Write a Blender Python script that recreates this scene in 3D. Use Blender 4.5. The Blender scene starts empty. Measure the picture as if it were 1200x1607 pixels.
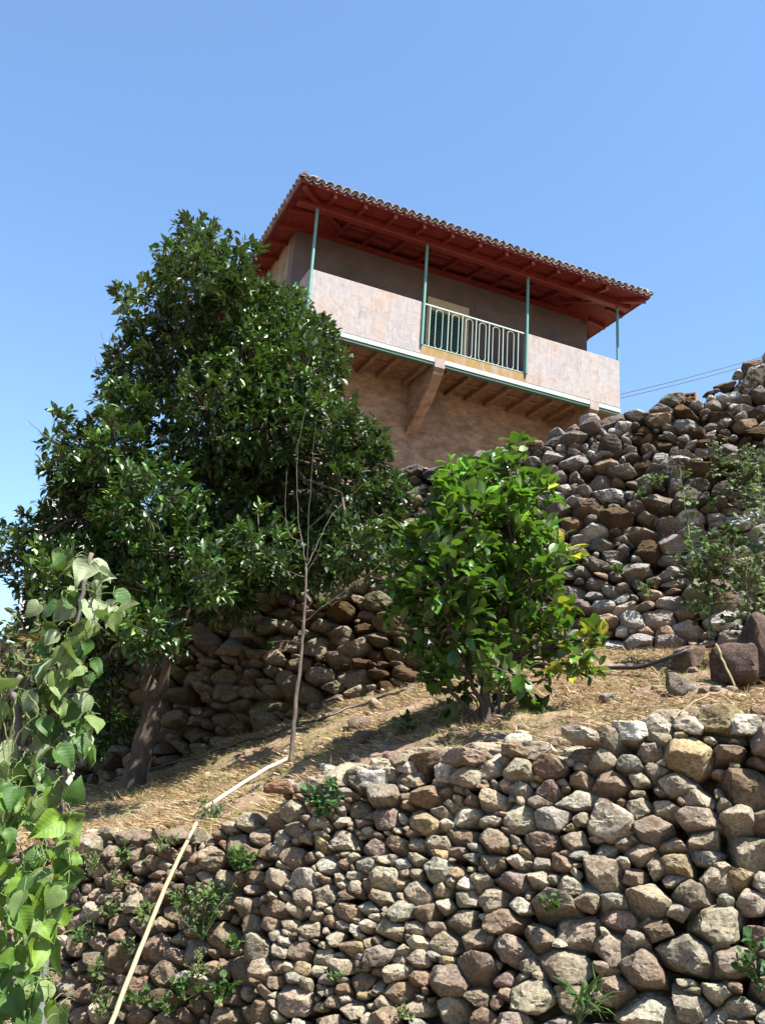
import bpy, bmesh, math, random
import numpy as np
from mathutils import Vector, Matrix
random.seed(7); rng = np.random.default_rng(7)
C = bpy.context.scene.collection
SC = bpy.context.scene

# ------------------------------------------------------------------ camera
FPX, PITCH, ROLL, CAMZ = 1459.5, math.radians(17.27), math.radians(3.82), 1.6
cam_d = bpy.data.cameras.new('camera'); cam = bpy.data.objects.new('camera', cam_d); C.objects.link(cam)
CP = np.array([0, 0, CAMZ])
_F = np.array([0, math.cos(PITCH), math.sin(PITCH)]); _R0 = np.array([1., 0, 0]); _U0 = np.cross(_R0, _F)
_R = _R0*math.cos(ROLL) + _U0*math.sin(ROLL); _U = -_R0*math.sin(ROLL) + _U0*math.cos(ROLL)
cam.matrix_world = Matrix(((_R[0], _U[0], -_F[0], 0), (_R[1], _U[1], -_F[1], 0), (_R[2], _U[2], -_F[2], CAMZ), (0, 0, 0, 1)))
cam_d.sensor_fit = 'VERTICAL'; cam_d.sensor_height = 36; cam_d.lens = 36*FPX/1607
cam_d.clip_start = .05; cam_d.clip_end = 5000
SC.camera = cam

# ------------------------------------------------------------------ sky, sun, exposure
SUN_EL, SUN_AZ = math.radians(60), math.radians(46)      # azimuth measured from -Y towards +X (behind the camera, to the right)
sun_dir = np.array([math.cos(SUN_EL)*math.sin(SUN_AZ), -math.cos(SUN_EL)*math.cos(SUN_AZ), math.sin(SUN_EL)])
w = bpy.data.worlds.new('World'); SC.world = w; w.use_nodes = True
nt = w.node_tree; nt.nodes.clear()
sky = nt.nodes.new('ShaderNodeTexSky'); sky.sky_type = 'NISHITA'; sky.sun_disc = False
sky.sun_elevation = SUN_EL; sky.sun_rotation = math.pi - SUN_AZ
sky.altitude = 300; sky.air_density = 1.35; sky.dust_density = 0.9; sky.ozone_density = 3.0
bg = nt.nodes.new('ShaderNodeBackground'); bg.inputs['Strength'].default_value = .065
wo = nt.nodes.new('ShaderNodeOutputWorld')
tn = nt.nodes.new('ShaderNodeMix'); tn.data_type = 'RGBA'; tn.blend_type = 'MULTIPLY'; tn.inputs[0].default_value = 1; tn.inputs[7].default_value = (.95, 1.07, 1.17, 1)
nt.links.new(sky.outputs[0], tn.inputs[6]); nt.links.new(tn.outputs[2], bg.inputs[0]); nt.links.new(bg.outputs[0], wo.inputs[0])
sl = bpy.data.lights.new('sun', 'SUN'); sl.energy = 5.0; sl.angle = math.radians(.5); sl.color = (1, .95, .86)
sun = bpy.data.objects.new('sun', sl); C.objects.link(sun)
sun.rotation_euler = Vector(sun_dir).to_track_quat('Z', 'Y').to_euler()
SC.view_settings.view_transform = 'Standard'; SC.view_settings.look = 'None'
SC.view_settings.exposure = 1.85; SC.view_settings.gamma = 1; SC.view_settings.use_curve_mapping = False

# ------------------------------------------------------------------ picture <-> place
def ray(px, py):
    d = _F*FPX + _R*(px-600) + _U*(803.5-py); return d/np.linalg.norm(d)
def at(px, py, Y):
    d = ray(px, py); return CP + d*(Y/d[1])
def pix(P):
    P = np.atleast_2d(P) - CP; d = P@_F
    return np.stack([600+FPX*(P@_R)/d, 803.5-FPX*(P@_U)/d, d], 1)

# ------------------------------------------------------------------ numeric helpers
def _hash(a, b, c, s):
    n = (a*73856093) ^ (b*19349663) ^ (c*83492791) ^ (s*2654435)
    n = (n ^ (n >> 13))*1274126177 & 0x7fffffff
    return ((n ^ (n >> 16)) & 0xffff)/65535.
def vnoise(P, f=1., s=0):
    P = np.asarray(P, float)*f + 1000; I = np.floor(P).astype(np.int64); t = P-I; t = t*t*(3-2*t)
    o = 0
    for dx in (0, 1):
        for dy in (0, 1):
            for dz in (0, 1):
                wgt = (t[:, 0] if dx else 1-t[:, 0])*(t[:, 1] if dy else 1-t[:, 1])*(t[:, 2] if dz else 1-t[:, 2])
                o = o + wgt*_hash(I[:, 0]+dx, I[:, 1]+dy, I[:, 2]+dz, s)
    return o*2-1
def fbm(P, f, n=3, s=0):
    o = 0; a = 1
    for k in range(n): o = o + a*vnoise(P, f*2**k, s+k); a *= .5
    return o
def norm(v): v = np.asarray(v, float); return v/np.linalg.norm(v)
def tri(F):
    F = np.asarray(F)
    return np.concatenate([F[:, [0, 1, 2]], F[:, [0, 2, 3]]]) if F.shape[1] == 4 else F
def join(L):
    V = []; F = []; T = []; n = 0
    for it in L:
        V.append(it[0]); F.append(tri(it[1])+n); n += len(it[0])
        if len(it) > 2: T.append(np.broadcast_to(it[2], (len(it[0]), 4)))
    return (np.concatenate(V), np.concatenate(F)) + ((np.concatenate(T),) if T else ())

def mk(name, V, F, mat, parent=None, tint=None, smooth=False, loc=None, mesh_only=False, sharp=None):
    V = np.asarray(V, np.float32); F = np.asarray(F, np.int32); k = F.shape[1]
    if loc is not None: V = V - np.asarray(loc, np.float32)
    me = bpy.data.meshes.new(name)
    me.vertices.add(len(V)); me.vertices.foreach_set('co', V.ravel())
    me.loops.add(F.size); me.loops.foreach_set('vertex_index', F.ravel())
    me.polygons.add(len(F)); me.polygons.foreach_set('loop_start', np.arange(0, F.size, k, dtype=np.int32))
    me.polygons.foreach_set('use_smooth', np.full(len(F), smooth))
    me.update(calc_edges=True)
    if tint is not None:
        a = me.color_attributes.new('tint', 'FLOAT_COLOR', 'POINT')
        a.data.foreach_set('color', np.ascontiguousarray(np.broadcast_to(tint, (len(V), 4)), np.float32).ravel())
    if sharp: me.set_sharp_from_angle(angle=math.radians(sharp))
    me.materials.append(mat)
    if mesh_only: return me
    o = bpy.data.objects.new(name, me); C.objects.link(o)
    if loc is not None: o.location = loc
    if parent is not None: o.parent = parent
    return o
def tag(o, label=None, cat=None, group=None, kind=None):
    for k, v in (('label', label), ('category', cat), ('group', group), ('kind', kind)):
        if v: o[k] = v
    return o
def thing(name, loc, label, cat, group=None, rz=0.):
    o = bpy.data.objects.new(name, None); C.objects.link(o); o.location = loc; o.rotation_euler = (0, 0, rz)
    o.empty_display_size = .2
    return tag(o, label, cat, group)
def child(name, V, F, mat, root, **k):
    """mesh given in world coordinates under an unrotated thing"""
    L = np.array(root.location)
    o = mk(name, np.asarray(V)-L, F, mat, root, **k); return o

def box(x0, x1, y0, y1, z0, z1):
    V = np.array([[x, y, z] for z in (z0, z1) for y in (y0, y1) for x in (x0, x1)], float)
    F = np.array([[0, 2, 3, 1], [4, 5, 7, 6], [0, 1, 5, 4], [2, 6, 7, 3], [0, 4, 6, 2], [1, 3, 7, 5]])
    return V, F
def bevbox(x0, x1, y0, y1, z0, z1, b=.008):
    """box with chamfered edges"""
    bm = bmesh.new(); V, F = box(x0, x1, y0, y1, z0, z1)
    vs = [bm.verts.new(v) for v in V]
    for f in F: bm.faces.new([vs[i] for i in f])
    bmesh.ops.bevel(bm, geom=list(bm.edges), offset=b, segments=1, affect='EDGES')
    bmesh.ops.triangulate(bm, faces=bm.faces)
    bm.verts.index_update()
    r = np.array([v.co[:] for v in bm.verts]), np.array([[v.index for v in f.verts] for f in bm.faces]); bm.free(); return r
def tube(P, r, n=6, cap=True, wob=0):
    P = np.asarray(P, float); m = len(P); r = np.broadcast_to(r, (m,)).astype(float)
    T = np.gradient(P, axis=0); T /= np.linalg.norm(T, axis=1)[:, None]+1e-9
    up = np.array([.13, .31, .94]) if abs(T[0, 2]) < .8 else np.array([.94, .31, .13])
    V = []
    for i in range(m):
        a = norm(np.cross(T[i], up)); b = np.cross(T[i], a)
        for k in range(n):
            th = 2*math.pi*k/n; rr = r[i]*(1+wob*(random.random()-.5)*2)
            V.append(P[i]+(a*math.cos(th)+b*math.sin(th))*rr)
    F = [[i*n+k, i*n+(k+1) % n, (i+1)*n+(k+1) % n, (i+1)*n+k] for i in range(m-1) for k in range(n)]
    F = tri(np.array(F))
    if cap:
        V += [P[0], P[-1]]; c = m*n
        F = np.concatenate([F, [[c, (k+1) % n, k] for k in range(n)], [[c+1, (m-1)*n+k, (m-1)*n+(k+1) % n] for k in range(n)]])
    return np.array(V), F
def smooth_path(P, k=4, jit=0.):
    """Catmull-Rom through the points, with a little wander"""
    P = np.asarray(P, float); Q = np.vstack([2*P[0]-P[1], P, 2*P[-1]-P[-2]]); out = []
    for i in range(1, len(Q)-2):
        for t in np.linspace(0, 1, k, endpoint=False):
            a, b, c, d = Q[i-1:i+3]
            out.append(.5*((2*b)+(-a+c)*t+(2*a-5*b+4*c-d)*t*t+(-a+3*b-3*c+d)*t**3))
    out.append(P[-1]); out = np.array(out)
    if jit: out[1:-1] += rng.normal(0, jit, out[1:-1].shape)
    return out

# ------------------------------------------------------------------ materials
class M:
    def __init__(s, name):
        s.m = bpy.data.materials.new(name); s.m.use_nodes = True; s.t = s.m.node_tree; s.t.nodes.clear()
        s.out = s.n('OutputMaterial'); s.p = s.n('BsdfPrincipled'); s.l(s.p, 0, s.out, 0)
    def n(s, k, **kw):
        x = s.t.nodes.new('ShaderNode'+k)
        for a, b in kw.items():
            if hasattr(x, a): setattr(x, a, b)
        return x
    def l(s, a, i, b, j): s.t.links.new(a.outputs[i], b.inputs[j])
    def pos(s, obj=False):
        return (s.n('TexCoord'), 3) if obj else (s.n('NewGeometry'), 0)
    def noise(s, scale, detail=4, rough=.6, vec=None, stretch=None, obj=False, dist=0):
        x = s.n('TexNoise'); x.inputs['Scale'].default_value = scale; x.inputs['Detail'].default_value = detail
        x.inputs['Roughness'].default_value = rough; x.inputs['Distortion'].default_value = dist
        p, i = s.pos(obj)
        if stretch:
            mp = s.n('Mapping'); mp.inputs['Scale'].default_value = stretch; s.l(p, i, mp, 0); s.l(mp, 0, x, 'Vector')
        else: s.l(p, i, x, 'Vector')
        return x
    def ramp(s, src, i, stops):
        r = s.n('ValToRGB'); e = r.color_ramp.elements
        while len(e) > 1: e.remove(e[-1])
        e[0].position = stops[0][0]; e[0].color = tuple(stops[0][1])+(1,)
        for p, c in stops[1:]: q = e.new(p); q.color = tuple(c)+(1,)
        s.l(src, i, r, 0); return r
    def mix(s, fac, a, b, mode='MIX'):
        x = s.n('Mix'); x.data_type = 'RGBA'; x.blend_type = mode
        def put(v, j):
            if isinstance(v, tuple) and len(v) == 2 and hasattr(v[0], 'outputs'): s.l(v[0], v[1], x, j)
            elif hasattr(v, 'outputs'): s.l(v, 0, x, j)
            elif isinstance(v, (int, float)): x.inputs[j].default_value = v
            else: x.inputs[j].default_value = tuple(v)+(1,)
        put(fac, 0); put(a, 6); put(b, 7); return (x, 2)
    def base(s, v): v = s.mix(1., v, G(ALB), 'MULTIPLY'); s.l(v[0], v[1], s.p, 'Base Color')
    def bump(s, src, strength, dist, prev=None):
        b = s.n('Bump'); b.inputs['Strength'].default_value = strength; b.inputs['Distance'].default_value = dist
        if isinstance(src, tuple): s.l(src[0], src[1], b, 'Height')
        else: s.l(src, 0, b, 'Height')
        if prev: s.l(prev, 0, b, 'Normal')
        s.l(b, 0, s.p, 'Normal'); return b
    def math(s, op, a, b):
        x = s.n('Math'); x.operation = op
        for j, v in enumerate((a, b)):
            if isinstance(v, tuple): s.l(v[0], v[1], x, j)
            elif hasattr(v, 'outputs'): s.l(v, 0, x, j)
            else: x.inputs[j].default_value = v
        return x
G = lambda v: (v, v, v)
ALB = .70

def mat_stone():
    m = M('stone'); a = m.n('Attribute'); a.attribute_name = 'tint'
    n1 = m.noise(9, 5, .65); n2 = m.noise(55, 6, .75); n3 = m.noise(200, 4, .7)
    lay = m.noise(14, 4, .7, stretch=(.5, .5, 3.2), dist=.6)
    r1 = m.ramp(n1, 0, [(.3, G(.62)), (.5, G(.98)), (.7, G(1.35))])
    r2 = m.ramp(n2, 0, [(.34, G(.42)), (.5, G(1.)), (.66, G(1.5))])
    r3 = m.ramp(lay, 0, [(.36, (.72, .66, .6)), (.5, G(1)), (.66, (1.12, 1.08, 1.0))])
    c = m.mix(1., (a, 0), r1, 'MULTIPLY'); c = m.mix(1., c, r2, 'MULTIPLY'); c = m.mix(.4, c, r3, 'MULTIPLY')
    n4 = m.noise(4.5, 3, .6); rs = m.ramp(n4, 0, [(.52, G(0)), (.66, G(.55))])
    c = m.mix(rs, c, (.13, .065, .03))                       # iron stain
    n5 = m.noise(17, 6, .75, dist=.4)
    sm = m.math('ADD', n5, m.math('MULTIPLY', (a, 3), .40)); li = m.ramp(sm, 0, [(.78, G(0)), (.84, G(1))])
    c = m.mix(li, c, (.50, .49, .46))                        # pale lichen crusts
    m.base(c); m.p.inputs['Roughness'].default_value = .92; m.p.inputs['Specular IOR Level'].default_value = .25
    b = m.bump(lay, .35, .015); b = m.bump(n1, .6, .02, b); b = m.bump(n2, 1., .012, b); b = m.bump(n3, .7, .004, b)
    return m.m
def mat_moss_stone():
    m = M('mossy_stone'); a = m.n('Attribute'); a.attribute_name = 'tint'
    n1 = m.noise(60, 6, .8); r1 = m.ramp(n1, 0, [(.3, G(.35)), (.7, G(1.6))])
    c = m.mix(1., (a, 0), r1, 'MULTIPLY')
    nz = m.noise(8, 3, .6); rr = m.ramp(nz, 0, [(.42, G(0)), (.58, G(1))])
    c = m.mix(rr, c, (.10, .055, .012)); m.base(c)
    m.p.inputs['Roughness'].default_value = 1; m.bump(n1, 1, .02)
    return m.m
def mat_earth():
    m = M('earth'); n1 = m.noise(5, 5, .7); n2 = m.noise(60, 6, .8); n0 = m.noise(.9, 3, .6)
    c = m.ramp(n1, 0, [(.3, (.15, .09, .055)), (.48, (.27, .175, .11)), (.62, (.38, .26, .165)), (.75, (.44, .33, .21))])
    r = m.ramp(n2, 0, [(.3, G(.5)), (.5, G(1)), (.7, G(1.45))])
    c = m.mix(1., c, r, 'MULTIPLY')
    g = m.ramp(n0, 0, [(.5, G(0)), (.66, G(.45))]); c = m.mix(g, c, (.15, .14, .045))
    m.base(c); m.p.inputs['Roughness'].default_value = .95
    b = m.bump(n1, .6, .05); m.bump(n2, 1, .02, b); return m.m
def mat_leaf(name, rough=.35, trans=.28, tcol=(.12, .22, .015), vein=False, spec=.5):
    m = M(name); a = m.n('Attribute'); a.attribute_name = 'tint'
    n = m.noise(28, 3, .6); r = m.ramp(n, 0, [(.3, G(.72)), (.7, G(1.25))])
    c = m.mix(1., (a, 0), r, 'MULTIPLY')
    geo = m.n('NewGeometry')
    under = m.mix(.18 if name == 'orange_leaf' else .45, c, (.13, .17, .07))
    c2 = m.mix((geo, 6), c, under)
    m.base(c2); m.p.inputs['Roughness'].default_value = rough; m.p.inputs['Specular IOR Level'].default_value = spec
    tr = m.n('BsdfTranslucent'); tc = m.mix(1., m.mix(.5, c, tcol), G(.75), 'MULTIPLY'); m.l(tc[0], tc[1], tr, 0)
    ms = m.n('MixShader'); ms.inputs[0].default_value = trans
    m.l(m.p, 0, ms, 1); m.l(tr, 0, ms, 2); m.l(ms, 0, m.out, 0)
    if vein:
        tc_ = m.n('TexCoord'); sx = m.n('SeparateXYZ'); m.l(tc_, 3, sx, 0)
        ab = m.math('ABSOLUTE', (sx, 0), 0.); ph = m.math('MULTIPLY', m.math('SUBTRACT', (sx, 1), m.math('MULTIPLY', ab, .75)), 22.)
        wv_ = m.math('ABSOLUTE', m.math('SINE', ph, 0.), 0.); wp = m.math('POWER', wv_, .35); mid = m.math('MINIMUM', m.math('MULTIPLY', ab, 22.), 1.)
        hh = m.math('MULTIPLY', wp, mid); vr = m.ramp(hh, 0, [(.2, (1.10, 1.07, 1.12)), (.6, G(1))]); c3 = m.mix(1., c2, vr, 'MULTIPLY'); m.base(c3)
        m.bump(hh, .08, .03)
    else:
        nb = m.noise(90, 2, .5); m.bump(nb, .25, .003)
    return m.m
def mat_bark(name, c0, c1, sc=30):
    m = M(name); n = m.noise(sc, 5, .7, stretch=(1, 1, .25)); r = m.ramp(n, 0, [(.3, c0), (.7, c1)])
    n2 = m.noise(6, 3, .6); r2 = m.ramp(n2, 0, [(.35, G(.65)), (.65, G(1.3))])
    m.base(m.mix(1., (r, 0), r2, 'MULTIPLY')); m.p.inputs['Roughness'].default_value = .9; m.bump(n, 1, .012); return m.m
def mat_plain(name, col, rough=.6, var=.15, scale=6, spec=.4, bump=.0, bscale=60, metal=0):
    m = M(name); n = m.noise(scale, 5, .65); lo = tuple(x*(1-var) for x in col); hi = tuple(min(1, x*(1+var)) for x in col)
    m.base((m.ramp(n, 0, [(.3, lo), (.7, hi)]), 0)); m.p.inputs['Roughness'].default_value = rough
    m.p.inputs['Specular IOR Level'].default_value = spec; m.p.inputs['Metallic'].default_value = metal
    if bump: m.bump(m.noise(bscale, 5, .7), bump, .006)
    return m.m
def mat_plaster():
    m = M('parapet_plaster'); n0 = m.noise(1.7, 4, .6); n1 = m.noise(7, 6, .75, dist=1.2); n2 = m.noise(40, 5, .7)
    c = m.ramp(n1, 0, [(.3, (.25, .22, .215)), (.45, (.315, .29, .29)), (.58, (.355, .335, .335)), (.72, (.39, .375, .38))])
    r = m.ramp(n0, 0, [(.35, (1.05, .88, .76)), (.55, G(1)), (.7, (.92, .9, .93))]); c = m.mix(1., c, r, 'MULTIPLY')
    st = m.noise(5, 5, .7, stretch=(3, 3, .35)); rs = m.ramp(st, 0, [(.5, G(1)), (.68, (.78, .74, .72))]); c = m.mix(.8, c, rs, 'MULTIPLY')
    m.base(c); m.p.inputs['Roughness'].default_value = .9; b = m.bump(n1, .35, .01); m.bump(n2, .5, .005, b); return m.m
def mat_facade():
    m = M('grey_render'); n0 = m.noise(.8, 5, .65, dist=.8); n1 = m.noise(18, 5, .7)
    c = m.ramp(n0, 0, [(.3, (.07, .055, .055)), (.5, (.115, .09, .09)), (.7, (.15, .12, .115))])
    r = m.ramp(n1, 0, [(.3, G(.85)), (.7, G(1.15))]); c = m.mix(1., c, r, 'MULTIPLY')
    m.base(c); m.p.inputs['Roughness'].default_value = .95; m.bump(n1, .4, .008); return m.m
def mat_ochre():
    m = M('ochre_masonry'); n0 = m.noise(1.3, 5, .7, dist=1.); n1 = m.noise(30, 6, .8); n2 = m.noise(3.2, 5, .7, stretch=(1, 1, 2.6))
    c = m.ramp(n2, 0, [(.3, (.17, .115, .075)), (.5, (.29, .205, .14)), (.7, (.39, .30, .22))])
    r = m.ramp(n0, 0, [(.35, (.72, .66, .62)), (.6, (1.1, 1, .95))]); c = m.mix(1., c, r, 'MULTIPLY')
    r = m.ramp(n1, 0, [(.3, G(.65)), (.7, G(1.3))]); c = m.mix(1., c, r, 'MULTIPLY')
    m.base(c); m.p.inputs['Roughness'].default_value = .95; b = m.bump(n2, .6, .04); m.bump(n1, .8, .015, b); return m.m
def mat_curb():
    m = M('stained_kerb'); n0 = m.noise(3.5, 4, .6, stretch=(1.5, 1.5, .5)); n1 = m.noise(25, 5, .7)
    c = m.ramp(n0, 0, [(.36, (.29, .24, .22)), (.48, (.28, .19, .08)), (.62, (.26, .155, .035)), (.72, (.27, .21, .14))])
    r = m.ramp(n1, 0, [(.3, G(.75)), (.7, G(1.2))]); m.base(m.mix(1., (c, 0), r, 'MULTIPLY'))
    m.p.inputs['Roughness'].default_value = .9; m.bump(n1, .5, .006); return m.m
def mat_tile():
    m = M('roof_tile'); n1 = m.noise(9, 5, .7); n2 = m.noise(45, 5, .7)
    c = m.ramp(n1, 0, [(.32, (.16, .07, .045)), (.42, (.13, .08, .065)), (.54, (.30, .27, .26)), (.68, (.52, .50, .48))])
    r = m.ramp(n2, 0, [(.3, G(.6)), (.7, G(1.2))]); m.base(m.mix(1., (c, 0), r, 'MULTIPLY'))
    m.p.inputs['Roughness'].default_value = .9; m.bump(n2, .6, .006); return m.m

STONE, MOSS, EARTH = mat_stone(), mat_moss_stone(), mat_earth()
LEAF_O = mat_leaf('orange_leaf', .42, .16, spec=.55)
LEAF_L = mat_leaf('lemon_leaf', .38, .32, (.13, .26, .015))
LEAF_B = mat_leaf('bean_leaf', .55, .34, vein=True, tcol= (.15, .24, .03), spec=.35)
LEAF_W = mat_leaf('weed_leaf', .55, .30, (.12, .2, .03), spec=.3)
STRAW = mat_leaf('dry_grass', .8, .2, (.4, .3, .12), spec=.2)
BARK = mat_bark('bark', (.035, .025, .018), (.10, .072, .05)); BARK2 = mat_bark('pale_bark', (.07, .05, .042), (.19, .15, .125), 45)
PLASTER, FACADE, OCHRE, CURB, TILE = mat_plaster(), mat_facade(), mat_ochre(), mat_curb(), mat_tile()
RED = mat_plain('red_paint', (.15, .017, .012), .5, .22, 5, .4, .25, 25)
RED_D = mat_plain('red_board', (.16, .02, .013), .6, .3, 9, .3, .3, 20)
TEAL = mat_plain('teal_paint', (.11, .29, .25), .45, .12, 12)
MINT = mat_plain('mint_paint', (.40, .50, .43), .45, .06, 8)
PALE = mat_plain('pale_paint', (.34,.44,.38), .5, .1, 9)
GREEN = mat_plain('green_door_paint', (.012, .065, .04), .4, .2, 9)
CREAM = mat_plain('cream_paint', (.46, .39, .25), .7, .15, 6)
WOOD = mat_plain('old_timber', (.19, .11, .07), .85, .35, 7, .2, .6, 30)
CONC = mat_plain('pale_concrete', (.32, .27, .24), .9, .22, 8, .2, .5, 40)
DKMETAL = mat_plain('dark_green_metal', (.05, .11, .08), .5, .2)
BAMBOO = mat_plain('cane', (.42, .365, .19), .55, .25, 5, .4, .3, 20)
CANEW = mat_plain('bleached_wood', (.62, .56, .44), .7, .15, 9, .3, .4, 30)
STICK = mat_plain('grey_stick', (.16, .14, .12), .85, .3, 20, .2, .6, 50)
STEEL = mat_plain('weathered_pipe', (.17, .18, .19), .45, .2, 9, .5)
BLACK = mat_plain('black_plastic', (.025, .026, .028), .4, .1)
WIRE = mat_plain('cable_rubber', (.06, .06, .07), .6, .1)
WHITE = mat_plain('white_render', (.78, .78, .76), .85, .05, 3)
BRICK = mat_plain('hollow_brick_clay', (.33,.19,.12), .9, .2, 15, .2, .5, 50)
VINE = mat_plain('vine_stem', (.13, .17, .05), .6, .25, 15)
DRYLEAF = mat_plain('dry_stem', (.25, .18, .1), .8, .25, 15)

# ------------------------------------------------------------------ stones
def ico(n):
    bm = bmesh.new(); bmesh.ops.create_icosphere(bm, subdivisions=n, radius=1)
    r = np.array([v.co[:] for v in bm.verts]), np.array([[v.index for v in f.verts] for f in bm.faces]); bm.free(); return r
ICO = {k: ico(k) for k in (2, 3, 4)}
def stone_shape(N, H, lvl=4, p=16, rough=1.):
    """rounded polyhedron: N unit normals, H distances"""
    D, F = ICO[lvl]
    def R(d): return (np.clip((d@N.T)/H, 0, None)**p).sum(1)**(-1/p)
    ax = np.eye(3); ext = (R(ax)+R(-ax))/2
    d = D*ext; d /= np.linalg.norm(d, axis=1)[:, None]
    V = d*R(d)[:, None]; s = float(ext.min())
    off = rng.random(3)*500
    q = V+off
    rel = s*rough
    dis = .07*rel*vnoise(q, .9/s, 1) + .12*rel*(.4-np.abs(vnoise(q, 1.6/s, 2))) + .085*rel*(.4-np.abs(vnoise(q*[1, 1, 2.], 4.5/s, 3)))
    if lvl > 3: dis = dis + .028*rel*vnoise(q, 10/s, 4)
    return V + d*dis[:, None], F
def free_stone(sx, sy, sz, lvl=3, nplanes=14, p=14):
    N = rng.normal(size=(nplanes, 3)); N /= np.linalg.norm(N, axis=1)[:, None]
    N = np.vstack([N, [[1, 0, 0], [-1, 0, 0], [0, 1, 0], [0, -1, 0], [0, 0, 1], [0, 0, -1]]])
    H = rng.uniform(.72, 1.05, len(N)); V, F = stone_shape(N, H, lvl, p)
    a = rng.uniform(0, 6.28); c, s = math.cos(a), math.sin(a)
    V = V*np.array([sx, sy, sz])
    return V@np.array([[c, s, 0], [-s, c, 0], [0, 0, 1]]), F

class Wall:
    """leaning stone face: u along, v up the face, w outward"""
    def __init__(s, pl, pr, batter):
        pl, pr = np.array(pl), np.array(pr); s.d = norm([pr[0]-pl[0], pr[1]-pl[1], 0]); s.O = pl
        n = np.array([s.d[1], -s.d[0], 0]); k = np.array([0, 0, 1.])
        s.m = n*math.cos(batter)+k*math.sin(batter); s.e = k*math.cos(batter)-n*math.sin(batter); s.n = n
    def P(s, u, v, w=0.): return s.O + np.multiply.outer(u, s.d) + np.multiply.outer(v, s.e) + np.multiply.outer(w, s.m)
    def uv(s, px, py):
        r = ray(px, py); t = ((s.O-CP)@s.m)/(r@s.m); q = CP+r*t-s.O; return q@s.d, q@s.e
    def profile(s, pts):
        a = np.array([s.uv(*p) for p in pts]); a = a[np.argsort(a[:, 0])]
        return lambda u: np.interp(u, a[:, 0], a[:, 1])

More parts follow.
